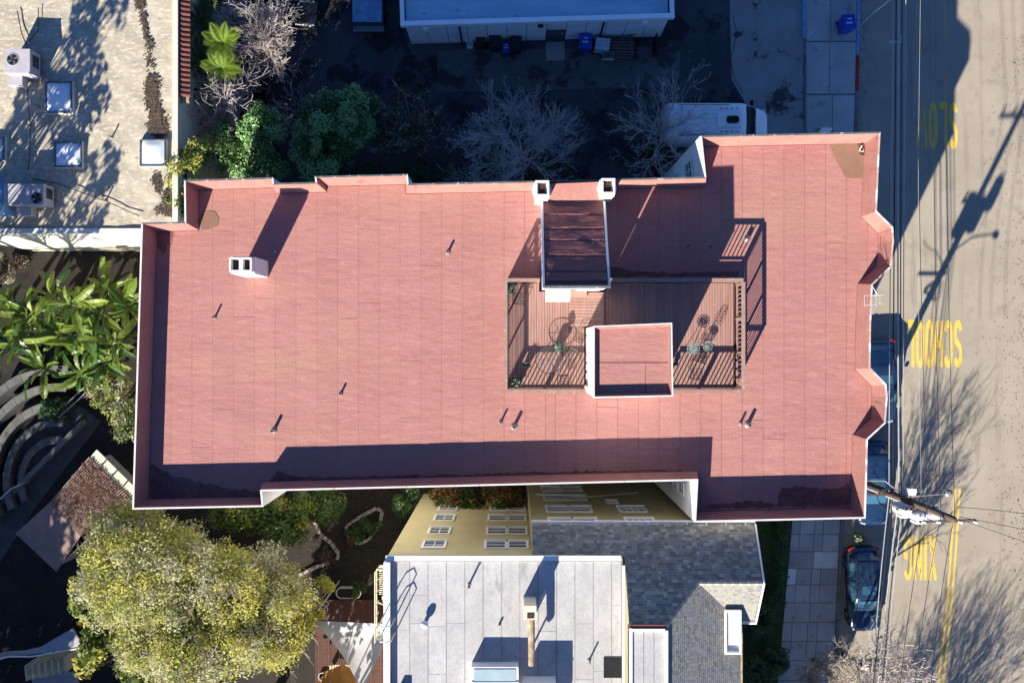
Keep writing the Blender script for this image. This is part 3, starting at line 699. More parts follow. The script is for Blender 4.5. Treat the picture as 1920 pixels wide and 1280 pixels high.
def crown_mesh(name, groups, seed):
    "groups: (centres, radii, n, size, material index, kwargs)"
    rng = np.random.default_rng(seed); VV = []; FF = []; MI = []; o = 0
    for c, r, n, s, mi, kw in groups:
        v, f = leaf_cloud(rng, c, r, n, s, **kw); VV.append(v); FF.append(f + o); MI.append(np.full(len(f), mi)); o += len(v)
    return np_mesh(name, np.concatenate(VV), np.concatenate(FF), np.concatenate(MI))
def potted(px, py, z, r, label, group=None, h=.5):
    p = V(px, py, z + h); t = thing("potted_plant", label, "plant", (p.x, p.y, z), group=group)
    b = MB(); b.lathe([(r * .55, z), (r * .75, z + h * .5), (r * .8, z + h * .52), (r * .62, z + h * .5)], (p.x, p.y, 0), 12); part("pot", b, "black_metal", t)
    rng = np.random.default_rng(int(px)); C, R = clumps(rng, (p.x, p.y, z + h * .75), (r * .7, r * .7, h * .4), 9, r * .4)
    me = crown_mesh("foliage", [(C, R, 150, r * .34, 0, {}), (C, R, 90, r * .34, 1, {})], int(px) + 1); mats_of(me, ["leaf_dark", "patina"])
    for v in me.vertices: v.co -= t.location
    part("foliage", me, None, t)
potted(1047, 652, DZ, .3, "leafy plant in a dark pot at the edge of the glass table", h=.95)
potted(987, 684, DZ, .2, "smaller dark potted plant left of the glass table", h=.45)
potted(970, 715, DZ, .26, "bushy potted plant in the lower left corner of the deck", h=.4)
potted(955, 541, DZ, .26, "bushy potted plant in the upper left corner of the deck", h=.5)
potted(1268, 680, DZ, .14, "tiny potted plant close to the right wall of the lift house", h=.3)
# aerial on the street parapet
p = V(1637, 560, 12.0); t = thing("tv_aerial", "white metal television aerial on the street parapet between the two bays", "aerial", (p.x, p.y, PZ))
bx_ = V(1634, 555, PZ).xy
b = MB(); b.tube([(bx_[0], bx_[1], PZ + .03), (bx_[0], bx_[1], 12.1)], .02, 6); part("mast", b, "antenna", t)
b = MB(); b.tube([V(1622, 572, 12.0), V(1656, 569, 12.0)], .014, 5); b.tube([V(1622, 554, 12.05), V(1657, 552, 12.05)], .014, 5); part("boom", b, "antenna", t)
for a, c in (((1621, 553), (1621, 575)), ((1634, 534), (1645, 552)), ((1629, 592), (1646, 570)), ((1643, 553), (1643, 573)), ((1650, 553), (1650, 570))):
    b = MB(); b.tube([V(*a, 12.04), V(*c, 12.04)], .012, 5); part("element", b, "antenna", t)

# ---------------------------------------------------------------- the tan apartment house below
mat("tan_wall", (0.50, 0.43, 0.235), (0.45, 0.385, 0.21), scale=0.7, bump=0.2, bscale=35, spots=(0.40, 0.34, 0.19), spot_scale=2.5, spot_lo=0.62)
mat("membrane", (0.44, 0.43, 0.415), (0.37, 0.36, 0.35), fine=.1, fscale=12, streak=((0.24, 0.235, 0.225), .8, (1.6, .7, 1), .58, .8), scale=0.9, rough=0.7, stretch=(1.2, 0.8, 1), bump=0.2, bscale=10, rand=0.04, spots=(0.33, 0.32, 0.31), spot_scale=3.0, spot_lo=0.5, spot_hi=0.8, spots2=(0.25, 0.235, 0.22), spot2_scale=16, spot2_lo=0.68, spot2_hi=0.74)
mat("membrane_seam", (0.27, 0.265, 0.26), (0.18, 0.175, 0.17), scale=5)
mat("shingle_a", (0.30, 0.29, 0.235), (0.25, 0.24, 0.2), scale=6, rough=0.95)
mat("shingle_b", (0.21, 0.2, 0.17), (0.17, 0.165, 0.14), scale=6, rough=0.95)
mat("shingle_c", (0.42, 0.40, 0.325), (0.36, 0.345, 0.28), scale=6, rough=0.95)
mat("shingle_d", (0.27, 0.26, 0.265), (0.2, 0.195, 0.205), scale=6, rough=0.95)
mat("gutter", (0.75, 0.75, 0.72), (0.66, 0.66, 0.63), rough=0.4)
mat("rusty", (0.3, 0.17, 0.08), (0.42, 0.37, 0.25), scale=4, rough=0.7)
mat("cream_metal", (0.66, 0.62, 0.46), (0.58, 0.54, 0.4), scale=4, rough=0.5)
mat("skylight_glass", (0.35, 0.45, 0.46), (0.3, 0.4, 0.42), scale=2, rough=0.15, spec=0.5)
TZ_ = 11.7
tan = thing("tan_apartment_house", "tan stucco apartment house with pale flat roof and grey shingled gables", "house", (0, -12, -4))
X0, X1, XB, YN, YS = -5.16, 4.55, 0.85, -8.89, -34.0
FY = -7.88; EX = 9.75
b = MB()
b.add([(X0, YN, -4.6), (XB, YN, -4.6), (XB, YN, TZ_), (X0, YN, TZ_)], [(3, 2, 1, 0)])
b.add([(XB, YN, -4.6), (XB, FY, -4.6), (XB, FY, 10.82), (XB, YN, 11.45)], [(0, 1, 2, 3)])
b.add([(XB, FY, -4.6), (EX, FY, -4.6), (EX, FY, 10.8), (XB, FY, 10.8)], [(3, 2, 1, 0)])
b.add([(EX, FY, -4.6), (EX, -11.5, -4.6), (EX, -11.5, 10.95), (EX, -9.84, 12.0), (EX, FY, 10.8)], [(4, 3, 2, 1, 0)])
b.add([(9.35, -11.5, -4.6), (EX, -11.5, -4.6), (EX, -11.5, 10.95), (9.35, -11.5, 10.95)], [(0, 1, 2, 3)])
b.add([(9.35, -11.5, -4.6), (9.35, YS, -4.6), (9.35, YS, 10.85), (9.35, -11.5, 10.85)], [(3, 2, 1, 0)])
b.add([(X0, YN, -4.6), (X0, YS, -4.6), (X0, YS, TZ_), (X0, YN, TZ_)], [(0, 1, 2, 3)])
part("wall", b, "tan_wall", tan)
# windows of the two north fronts
for z in (9.43, 6.5, 3.4, 0.7):
    for x, w in ((-3.4, .86), (-.71, .8), (.245, .76)):
        window_on(tan, (x, YN + .002, z), (-1, 0, 0), w, 1.22, (0, 1, 0), bars=1 if w > .85 else 0, fr=.1)
    for x, w in ((2.13, .9), (3.2, .9), (5.62, 1.1)):
        if z < 5 and w > 1: continue
        window_on(tan, (x, FY + .002, z), (-1, 0, 0), w, 1.2, (0, 1, 0), bars=3 if w > 1 else 0, fr=.1)
window_on(tan, (4.9, FY + .002, 4.6), (-1, 0, 0), .45, .6, (0, 1, 0), bars=0)
window_on(tan, (X0 - .002, -13.2, 8.6), (0, -1, 0), 1.0, 1.5, (-1, 0, 0), bars=2, fr=.1)
b = MB(); b.tube([(1.2, FY + .07, 2.6), (4.0, FY + .07, 3.3), (6.5, FY + .08, 2.2)], .03, 6); part("conduit", b, "white_paint", tan)
# flat roof: membrane sheets, each its own piece
b = MB(); b.prism([(X0, YN), (X1, YN), (X1, YS), (X0, YS)], TZ_ - .5, TZ_ - .01); part("roof_slab", b, "membrane_seam", tan)
random.seed(8); xx = X0 + .2; i = 0
while xx < X1 - .1:
    x2 = min(xx + .755, X1 - .05); cuts = [YN - .16] + sorted([YN - random.uniform(1.2, 9) for _ in range(1 + i % 3)], reverse=True) + [YS]
    for c0, c1 in zip(cuts, cuts[1:]):
        if c0 - c1 < .2: continue
        b = MB(); b.prism([(xx + .012, c1 + .012), (x2 - .012, c1 + .012), (x2 - .012, c0), (xx + .012, c0)], TZ_ - .012, TZ_ + random.choice((0, .004, .007)), bottom=False); part("membrane_sheet", b, "membrane", tan)
    xx = x2; i += 1
b = MB(); b.box(((X0 + X1) / 2 - .05, YN + .0, TZ_ + .06), (X1 - X0 - .05, .2, .14)); part("coping", b, "white_paint", tan)
b = MB(); b.box((X0 + .05, (YN + YS) / 2, TZ_ + .16), (.26, YN - YS - .25, .34)); part("coping", b, "white_paint", tan)
b = MB(); b.box((X1 + .03, (YN + YS) / 2 - .1, TZ_ + .04), (.12, YN - YS - .4, .08)); part("coping", b, "coping_white", tan)
# upper flat part and its walls
UZ = 13.05
b = MB(); b.add([(X1 + .1, -8.9, TZ_ - .6), (X1 + .1, YS, TZ_ - .6), (X1 + .1, YS, UZ), (X1 + .1, -11.3, UZ), (X1 + .1, -8.9, 11.45)], [(0, 1, 2, 3, 4)]); part("side_wall", b, "tan_wall", tan)
b = MB(); b.prism([(X1 + .1, -11.3), (6.13, -11.3), (6.13, YS), (X1 + .1, YS)], UZ - .4, UZ - .01); part("upper_slab", b, "membrane_seam", tan)
for a, c in ((X1 + .22, X1 + .66), (X1 + .69, 5.62), (5.65, 6.02)):
    for y0, y1 in ((-11.45, -13.9), (-13.93, YS)):
        b = MB(); b.prism([(a, y0), (c, y0), (c, y1), (a, y1)], UZ - .012, UZ + random.choice((0, .004)), bottom=False); part("membrane_sheet", b, "membrane", tan)
for c, d in (((X1 + .15, (-11.3 + YS) / 2, UZ + .05), (.12, -11.35 - YS, .12)), ((6.1, (-11.4 + YS) / 2, UZ + .05), (.14, -11.45 - YS, .12)), (((X1 + 6.13) / 2, -11.4, UZ + .06), (1.42, .1, .12))):
    b = MB(); b.box(c, d); part("coping", b, "white_paint", tan)
b = MB(); b.box(((X1 + 6.13) / 2, -11.28, UZ + .02), (1.5, .14, .08)); part("flashing", b, "terracotta", tan)
# shingled slopes: courses of tabs
mat("underlay", (0.06, 0.062, 0.062), (0.04, 0.042, 0.042))
def shingle_slope(name, poly, zf, fall, seed, course=.12, tab=(.12, .27), mats=("shingle_a", "shingle_b", "shingle_c", "shingle_d"), wts=(.5, .26, .14, .1)):
    """poly: plan polygon (x, y); zf(x, y) height of the slope; fall: 'y+' (drops towards +y), 'y-', 'x+'. Tabs overlap like roof shingles."""
    rr = random.Random(seed); b = MB(); ax = 1 if fall[0] == 'y' else 0; ot = 1 - ax; sg = 1 if fall[1] == '+' else -1
    lo = min(p[ax] for p in poly); hi = max(p[ax] for p in poly); l2 = min(p[ot] for p in poly); h2 = max(p[ot] for p in poly)
    k = 0; a = lo
    while a < hi:
        c = a + course * .84; u = l2 - rr.uniform(0, .3)
        while u < h2:
            w = rr.uniform(*tab)
            if ax: p = rect_clip(poly, u + .004, u + w - .004, a, c)
            else: p = rect_clip(poly, a, c, u + .004, u + w - .004)
            if len(p) >= 3:
                th = .012 + rr.uniform(0, .008)
                vs = []
                for (x_, y_) in p:
                    t_ = ((y_ if ax else x_) - a) / (c - a); low = t_ if sg > 0 else 1 - t_
                    vs.append((x_, y_, zf(x_, y_) + .006 + th * low))
                nn = len(vs); base = [(v[0], v[1], zf(v[0], v[1]) - .01) for v in vs]
                mi = rr.choices(range(len(mats)), wts)[0]
                a_ = sum(p[i][0] * p[(i + 1) % nn][1] - p[(i + 1) % nn][0] * p[i][1] for i in range(nn))
                top = tuple(range(nn)) if a_ > 0 else tuple(range(nn - 1, -1, -1))
                b.add(vs + base, [top] + [((i, nn + i, nn + (i + 1) % nn, (i + 1) % nn) if a_ > 0 else (i, (i + 1) % nn, nn + (i + 1) % nn, nn + i)) for i in range(nn)], mi)
            u += w
        a = c; k += 1
    deck_ = MB(); deck_.add([(x_, y_, zf(x_, y_) - .004) for x_, y_ in poly], [tuple(range(len(poly))) if ccw(list(poly)) == list(poly) else tuple(range(len(poly) - 1, -1, -1))])
    o = part(name, deck_, "underlay", tan)
    s = part("shingle_courses", b, list(mats), o); s["kind"] = "stuff"
    return o
zA = lambda x, y: 10.7 + .65 * (-y - 7.7)
zB = lambda x, y: 13.05 - .65 * (x - 6.13)
zC = lambda x, y: 12.09 - .65 * (-y - 9.84)
shingle_slope("north_roof_slope", [(XB, -7.7), (10.2, -7.7), (10.2, -9.84), (7.61, -9.84), (6.13, -11.32), (X1 + .1, -11.32), (X1 + .1, -8.9), (XB, -8.9)], zA, 'y+', 1)
shingle_slope("east_roof_slope", [(7.61, -9.84), (9.5, -11.73), (9.62, -11.85), (9.62, YS), (6.16, YS), (6.16, -11.29)], zB, 'x+', 2, course=.115, tab=(.14, .2), mats=("shingle_d", "shingle_a", "shingle_b"), wts=(.5, .35, .15))
shingle_slope("porch_roof_slope", [(7.62, -9.84), (10.2, -9.84), (10.2, -11.75), (9.53, -11.75)], zC, 'y-', 3, mats=("shingle_a", "shingle_d", "shingle_b"), wts=(.7, .2, .1))
for pts in ([(7.61, -9.84), (6.13, -11.32)], [(7.61, -9.84), (10.2, -9.84)]):
    p0, p1 = Vector(pts[0]), Vector(pts[1]); nseg = int((p1 - p0).length / .16)
    for k in range(nseg):
        a, c = p0 + (p1 - p0) * k / nseg, p0 + (p1 - p0) * (k + .92) / nseg; d = (c - a).normalized(); nn = Vector((-d.y, d.x)) * .085
        za, zc = zA(*a) + .035, zA(*c) + .055; b = MB()
        lowz = .05
        b.add([(*(a - nn), za - lowz), (*a, za), (*(a + nn), za - lowz), (*(c - nn), zc - lowz), (*c, zc), (*(c + nn), zc - lowz)], [(0, 1, 4, 3), (1, 2, 5, 4), (3, 4, 5)])
        part("ridge_shingle", b, "shingle_a" if k % 2 else "shingle_c", tan)
# gutters with their hangers
b = MB(); b.tube([(XB - .02, -7.62, 10.66), (10.28, -7.62, 10.66)], .06, 6); gt = part("gutter", b, "gutter", tan)
for k in range(11):
    part("hanger", MB().box((XB + .8 + k * .82, -7.66, 10.735), (.05, .16, .02)), "white_paint", gt)
b = MB(); b.tube([(10.27, -7.7, 10.72), (10.27, -9.84, 12.08), (10.27, -11.8, 10.84)], .045, 5); part("barge_board", b, "gutter", tan)
b = MB(); b.tube([(9.3, -11.84, 10.80), (10.3, -11.84, 10.80)], .06, 6); part("gutter", b, "gutter", tan)
b = MB(); b.tube([(9.68, -12, 10.76), (9.68, YS, 10.76)], .055, 6); part("gutter", b, "rusty", tan)
# the white chimney on the east slope
cx, cy = (V(1358, 0, 11.5).x + V(1390, 0, 11.5).x) / 2, (V(0, 1143, 11.5).y + V(0, 1225, 11.5).y) / 2
b = MB(); b.box((cx + .05, cy, 10.6), (.5, 1.6, 1.6)); c_ = part("chimney", b, "white_paint", tan)
b = MB()
for dx, dy, sx, sy in ((-.3, 0, .08, 1.82), (.3, 0, .08, 1.82), (0, .87, .52, .08), (0, -.87, .52, .08)): b.box((cx + dx, cy + dy, 11.48), (sx, sy, .16))
part("chimney_cap", b, "white_paint", c_)
b = MB(); b.box((cx, cy + .15, 11.43), (.5, 1.4, .05)); part("cap_plate", b, "coping_white", c_)
# things on the tan house's flat roof
def on_tan(px, py): return V(px, py, TZ_)
p = on_tan(880, 1094); b = MB(); b.lathe([(.1, TZ_), (.045, TZ_ + .05), (.045, TZ_ + .5)], (p.x, p.y, 0), 8); b.tube([(p.x, p.y, TZ_ + .5), (p.x + .02, p.y + .04, TZ_ + .6)], .06, 8); part("vent_pipe", b, "vent_metal", tan)
p = on_tan(1105, 1236); b = MB(); b.lathe([(.1, TZ_), (.04, TZ_ + .05), (.04, TZ_ + .45)], (p.x, p.y, 0), 8); part("vent_pipe", b, "vent_metal", tan)
p = on_tan(937, 1168); b = MB(); b.lathe([(.05, TZ_), (.05, TZ_ + .15)], (p.x, p.y, 0), 8); part("vent_pipe", b, "black_metal", tan)
p = on_tan(797, 1166); b = MB(); b.lathe([(.08, TZ_), (.08, TZ_ + .2), (.15, TZ_ + .24), (.165, TZ_ + .32), (.13, TZ_ + .42), (.03, TZ_ + .47)], (p.x, p.y, 0), 14); part("round_vent", b, "white_paint", tan, smooth=True)
# kitchen flue: tan block with a rusty duct lying on the roof
p = V(994, 1148, TZ_ + 1.3); b = MB(); b.box((p.x, p.y, TZ_ + .65), (.5, .55, 1.3)); fl = part("flue_stack", b, "cream_metal", tan)
b = MB(); b.box((p.x + .02, p.y - .12, TZ_ + 1.31), (.28, .2, .03)); part("flue_bottom", b, "flue", fl)
q0, q1 = p.y - .28, V(0, 1247, TZ_ + 1.0).y
b = MB(); b.tube([(p.x + .03, q0, TZ_ + 1.0), (p.x + .06, q0 - .9, TZ_ + 1.0), (p.x + .06, q1, TZ_ + 1.0)], [.16, .14, .13], 10); part("duct", b, "rusty", fl)
for yy in (q0 - .5, q1 + .3): part("duct_stand", MB().box((p.x + .05, yy, TZ_ + .44), (.06, .06, .86)), "rusty", fl)
# skylights
def skylight(x0, x1, y0, y1, root, z, h=.5):
    b = MB(); b.prism([(x0, y0), (x1, y0), (x1, y1), (x0, y1)], z, z + h); o = part("skylight", b, "white_paint", root)
    b = MB(); b.prism([(x0 + .1, y0 + .08), (x1 - .1, y0 + .08), (x1 - .1, y1 - .08), (x0 + .1, y1 - .08)], z + h, z + h + .03); part("skylight_pane", b, "skylight_glass", o)
    b = MB(); b.box(((x0 + x1) / 2, (y0 + y1) / 2 - .0, z + h + .04), (x1 - x0, .05, .03)); part("glazing_bar", b, "white_paint", o)
skylight(V(884, 0, 12.2).x, V(972, 0, 12.2).x, -14.4, V(0, 1248, 12.2).y, tan, TZ_, .62)
skylight(V(980, 0, 12.2).x, V(1042, 0, 12.2).x, -15.4, V(0, 1275, 12.2).y, tan, TZ_, .9)
p0, p1 = V(1132, 1233, TZ_ + .05), V(1167, 1270, TZ_ + .05)
b = MB(); b.prism([p0.xy, (p1.x, p0.y), p1.xy, (p0.x, p1.y)], TZ_ + .008, TZ_ + .05); part("rubber_mat", b, "black_metal", tan)
b = MB(); b.prism([(X0 + .55, -14.6), (X0 + .85, -14.6), (X0 + .85, -14.1), (X0 + .55, -14.1)], TZ_ + .01, TZ_ + .25); part("drain_box", b, "black_metal", tan)
# fire escape on the west wall
fe = thing("fire_escape", "cream metal fire escape with ladder hoops on the tan house", "fire escape", (X0 - .6, -11.5, 4))
b = MB(); zf_ = 8.3
for k in range(16): b.box((X0 - .42, -10.05 - k * .085, zf_), (.78, .035, .03))
part("platform", b, "cream_metal", fe)
for k in range(9): part("stair_tread", MB().box((X0 - .38, -11.55 - k * .18, zf_ - .2 - k * .26), (.66, .15, .03)), "cream_metal", fe)
b = MB()
for zz_ in (.5, 1.0): b.tube([(X0 - .1, -9.98, zf_ + zz_), (X0 - .75, -9.98, zf_ + zz_), (X0 - .84, -10.1, zf_ + zz_), (X0 - .84, -13.2, zf_ + zz_)], .028, 6)
part("hand_rail", b, "cream_metal", fe)
for k in range(7): part("rail_post", MB().tube([(X0 - .84, -10.15 - k * .5, zf_ - .1), (X0 - .84, -10.15 - k * .5, zf_ + 1.0)], .02, 5), "cream_metal", fe)
b = MB(); b.tube([(X0 - .8, -11.4, zf_ + .9), (X0 - .2, -12.2, zf_ - .6), (X0 - .2, -13.4, zf_ - 2.2)], .03, 6); part("stringer", b, "cream_metal", fe)
for yy in (-11.35, -11.95):   # goose-neck ladder rails over the parapet
    b = MB(); b.tube([(X0 - .16, yy, zf_), (X0 - .16, yy, TZ_ + .9), (X0 - .1, yy, TZ_ + 1.15), (X0 + .12, yy, TZ_ + 1.25), (X0 + .34, yy, TZ_ + 1.1), (X0 + .36, yy, TZ_ + .02)], .026, 6); part("ladder_rail", b, "cream_metal", fe)
for k in range(11): part("rung", MB().tube([(X0 - .16, -11.35, zf_ + .3 + k * .32), (X0 - .16, -11.95, zf_ + .3 + k * .32)], .016, 5), "cream_metal", fe)
# ---------------------------------------------------------------- upper left neighbour
mat("old_roof", (0.45, 0.40, 0.30), (0.34, 0.30, 0.225), scale=0.7, rough=0.85, bump=0.7, bscale=7, stretch=(1, 1.8, 1), spots=(0.56, 0.5, 0.4), spot_scale=3.2, spot_lo=0.48, spot_hi=0.66, spots2=(0.2, 0.185, 0.16), spot2_scale=2.6, spot2_lo=0.58, spot2_hi=0.72)
mat("roof_dirt", (0.035, 0.028, 0.022), (0.13, 0.1, 0.07), scale=7, bump=0.6, bscale=25)
mat("cream_wall", (0.66, 0.62, 0.48), (0.58, 0.54, 0.42), scale=0.8, bump=0.2, bscale=25, spots=(0.4, 0.36, 0.27), spot_scale=1.2, spot_lo=0.6)
mat("acrylic", (0.72, 0.76, 0.8), (0.62, 0.68, 0.74), scale=1.2, rough=0.2, spec=0.5)
mat("unit_metal", (0.42, 0.4, 0.42), (0.36, 0.34, 0.36), scale=2, rough=0.5)
LZ = 5.0
nb = thing("flat_roofed_building", "weathered flat roofed building with cream wall in the upper left corner", "building", V(100, 250, -4))
x1 = V(326, 0, LZ).x; x0 = V(-120, 0, LZ).x; y1 = V(0, -160, LZ).y; y0 = V(0, 438, LZ).y
xs_ = V(264, 0, LZ).x + .6
b = MB(); b.prism([(x0, y0 + .06), (x1 + .25, y0 + .06), (x1 + .25, y1), (x0, y1)], -4.6, LZ - .15); part("wall", b, "cream_wall", nb)
b = MB(); nx, ny = 50, 60; rng = random.Random(3)
vs = [(x0 + (x1 - x0) * i / nx, y0 + (y1 - y0) * j / ny, LZ + .03 * math.sin(i * .7 + j * .3) * math.sin(j * .9) + rng.uniform(-.012, .012)) for j in range(ny + 1) for i in range(nx + 1)]
b.add(vs, [(j * (nx + 1) + i, j * (nx + 1) + i + 1, (j + 1) * (nx + 1) + i + 1, (j + 1) * (nx + 1) + i) for j in range(ny) for i in range(nx)]); part("roof", b, "old_roof", nb, smooth=True)
rngd = np.random.default_rng(8); PD = []          # drifts of dead leaves and moss along the roof edge
for (ax_, ay_), (bx2, by2), wd, cnt in (((285, 145), (286, 200), 11, 600), ((287, 195), (303, 250), 13, 800), ((262, 0), (264, 14), 8, 250), ((268, 28), (275, 72), 5, 160), ((278, 72), (283, 130), 10, 90), ((294, 330), (297, 356), 6, 260), ((312, 362), (318, 398), 8, 220), ((300, 395), (330, 402), 10, 160), ((284, 235), (300, 256), 12, 150)):
    tt = rngd.random(cnt); PD.append(np.stack([ax_ + (bx2 - ax_) * tt + rngd.normal(size=cnt) * wd * .5, ay_ + (by2 - ay_) * tt + rngd.normal(size=cnt) * 4], 1))
PD = np.concatenate(PD); kz = mpp(LZ); PD = PD[PD[:, 0] < 328]
Pm = np.stack([(PD[:, 0] - 960) * kz, -(PD[:, 1] - 640) * kz, LZ + .045 + .04 * rngd.random(len(PD))], 1); an = rngd.random(len(PD)) * 6.28; LL = .075 * (.5 + rngd.random(len(PD)))
T_ = np.stack([np.cos(an), np.sin(an), .5 * (rngd.random(len(PD)) - .5)], 1) * LL[:, None]; S_ = np.stack([-np.sin(an), np.cos(an), .5 * (rngd.random(len(PD)) - .5)], 1) * LL[:, None] * .5
vv_ = np.stack([Pm - T_, Pm - S_, Pm + T_, Pm + S_], 1).reshape(-1, 3) - np.array(nb.location)[None]
me = np_mesh("leaf_litter", vv_, np.arange(len(vv_)).reshape(-1, 4), rngd.integers(0, 2, len(PD))); mats_of(me, ["roof_dirt", "leaf_brown"])
o = part("leaf_litter", me, None, nb); o["kind"] = "stuff"
b = MB(); b.box((x1 + .13, (y0 + y1) / 2, LZ + .05), (.26, y1 - y0, .3)); part("coping", b, "cream_wall", nb)
b = MB(); b.box(((x0 + xs_) / 2, y0 + .12, LZ + .03), (xs_ - x0, .24, .16)); part("coping", b, "pale_concrete", nb)
b = MB(); b.box((V(170, 0, 2.5).x, y0 + .0, 2.6), (.7, .16, 1.2)); part("window", b, "white_paint", nb)
for k in range(26):               # clay tiles along the eave
    yy = V(0, -60, LZ).y - k * .245; b = MB(); cxx = x1 + .3
    prof = [(-.11, 0), (-.08, .06), (0, .09), (.08, .06), (.11, 0)]
    vs = [(cxx, yy + u, LZ + .02 + h) for u, h in prof] + [(cxx + .46, yy + u * 1.05, LZ - .16 + h) for u, h in prof]
    b.add(vs, [(i, 5 + i, 6 + i, i + 1) for i in range(4)]); part("roof_tile", b, "terracotta", nb)
b = MB(); b.box((x1 + .46, V(0, -60, LZ).y - 3.2, LZ - .2), (.44, 6.6, .1)); part("eave_board", b, "rusty", nb)
for k, (a, c, d, e) in enumerate(((84, 132, 153, 210), (101, 150, 266, 312), (262, 308, 262, 310), (-22, 5, 258, 300))):
    zt = LZ + .32; xa0, xa1, yb0, yb1 = V(a, 0, zt).x, V(c, 0, zt).x, V(0, e, zt).y, V(0, d, zt).y
    b = MB(); b.prism([(xa0 - .05, yb0 - .05), (xa1 + .05, yb0 - .05), (xa1 + .05, yb1 + .05), (xa0 - .05, yb1 + .05)], LZ - .05, LZ + .2); sk = part("skylight", b, "pale_concrete", nb)
    b = MB()
    for cx_, cy_, sx, sy in (((xa0 + xa1) / 2, yb0, xa1 - xa0 + .04, .05), ((xa0 + xa1) / 2, yb1, xa1 - xa0 + .04, .05), (xa0, (yb0 + yb1) / 2, .05, yb1 - yb0 - .05), (xa1, (yb0 + yb1) / 2, .05, yb1 - yb0 - .05)): b.box((cx_, cy_, LZ + .24), (sx, sy, .08))
    part("skylight_frame", b, "coping_dark", sk)
    b = MB(); nn = 8; vs = []
    for j in range(nn + 1):
        for i in range(nn + 1):
            u, w = i / nn, j / nn; hh = .12 * min(1, 4 * u, 4 * (1 - u), 4 * w, 4 * (1 - w))
            vs.append((xa0 + .03 + (xa1 - xa0 - .06) * u, yb0 + .03 + (yb1 - yb0 - .06) * w, LZ + .21 + hh))
    b.add(vs, [(j * (nn + 1) + i, j * (nn + 1) + i + 1, (j + 1) * (nn + 1) + i + 1, (j + 1) * (nn + 1) + i) for j in range(nn) for i in range(nn)]); part("dome", b, "acrylic", sk, smooth=True)
def ac_unit(px0, px1, py0, py1, fan, label):
    zt = LZ + 1.15; a, c, e, d = V(px0, 0, zt).x, V(px1, 0, zt).x, V(0, py1, zt).y, V(0, py0, zt).y
    t = thing("air_conditioner", label, "air conditioner", ((a + c) / 2, (d + e) / 2, LZ), group="rooftop air conditioners")
    b = MB(); b.prism([(a, e), (c, e), (c, d), (a, d)], LZ + .2, zt); bd = part("cabinet", b, "unit_metal", t)
    for yy in (e + .18, d - .18): part("support_beam", MB().box(((a + c) / 2, yy, LZ + .11), (c - a + .3, .12, .18)), "rail_wood", t)
    f = V(*fan, zt); b = MB(); b.lathe([(.3, zt + .002), (.3, zt + .02), (.27, zt + .02), (.27, zt + .004)], (f.x, f.y, 0), 24); part("fan_ring", b, "unit_metal", t)
    b = MB(); b.lathe([(.27, zt + .004), (.27, zt + .008)], (f.x, f.y, 0), 24); part("fan_well", b, "black_metal", t)
    for k in range(4):
        an = k * math.pi / 2 + .4; b = MB(); u = Vector((math.cos(an), math.sin(an), 0)); w = Vector((-u.y, u.x, 0)); cf = Vector((f.x, f.y, zt + .014))
        b.add([cf + u * .04, cf + u * .25 - w * .07, cf + u * .25 + w * .07 + Vector((0, 0, .006)), cf + u * .05 + w * .03], [(0, 1, 2, 3)]); part("fan_blade", b, "coping_dark", t)
    for k in range(5): part("louver", MB().box((c + .012, (d + e) / 2 + .1, LZ + .4 + k * .12), (.02, (d - e) * .5, .06)), "black_metal", t)
    b = MB(); b.box(((a + c) / 2 - .35, e - .22, LZ + .45), (.7, .44, .5)); part("duct", b, "unit_metal", t)
ac_unit(8, 56, 92, 137, (24, 112), "grey air conditioner with one fan near the top left corner of the photo")
ac_unit(15, 82, 345, 384, (69, 371), "long grey air conditioner on timber beams beside the lower roof edge")
p = V(-8, 370, LZ + .9); b = MB(); b.box((p.x, p.y, LZ + .5), (.9, 1.6, 1.0)); part("duct_box", b, "curb_blue", nb)
for k, (pts, rr_) in enumerate(((([(32, 20), (40, 60), (53, 95)]), .025), ([(50, 150), (53, 200), (57, 236), (56, 290), (52, 320)], .018), ([(60, 335), (110, 345), (200, 378), (262, 405)], .022), ([(72, 15), (72, 55), (55, 78)], .02))):
    b = MB(); b.tube([V(*p, LZ + .14) for p in pts], rr_, 5); part("cable", b, "black_metal", nb)
for px, py_ in ((210, 258), (199, 376), (72, 200), (57, 236)):
    p = V(px, py_, LZ); b = MB(); b.lathe([(.1, LZ), (.04, LZ + .05), (.04, LZ + .4)], (p.x, p.y, 0), 8); part("vent_pipe", b, "vent_metal", nb)

# ---------------------------------------------------------------- pale building at the top with its panelled wall
mat("blue_roof", (0.34, 0.54, 0.66), (0.26, 0.44, 0.56), scale=0.8, bump=0.2, bscale=8, stretch=(.5, 2, 1), spots=(0.1, 0.12, 0.13), spot_scale=1.5, spot_lo=0.62)
mat("panel_white", (0.82, 0.88, 0.92), (0.76, 0.83, 0.88), scale=1.2, rough=0.6, rand=0.05)
mat("joint_dark", (0.08, 0.09, 0.1), (0.06, 0.07, 0.08))
tb = thing("panelled_building", "low pale building with panelled wall and blue roof at the top edge", "building", V(1010, 60, 0))
A_, B_ = V(759, 47, 3.0), V(1256, 32, 3.0); u = (B_ - A_).xy.normalized(); nrm = Vector((u.y, -u.x)); Ln = (B_ - A_).xy.length
def tbp(s, d, z): p = A_.xy + u * s + nrm * d; return Vector((p.x, p.y, z))
b = MB(); b.add([tbp(0, -.03, 0), tbp(Ln, -.03, 0), tbp(Ln, -6, 0), tbp(0, -6, 0), tbp(0, -.03, 3), tbp(Ln, -.03, 3), tbp(Ln, -6, 3), tbp(0, -6, 3)], [(0, 1, 5, 4), (1, 2, 6, 5), (2, 3, 7, 6), (3, 0, 4, 7)]); part("wall_core", b, "joint_dark", tb)
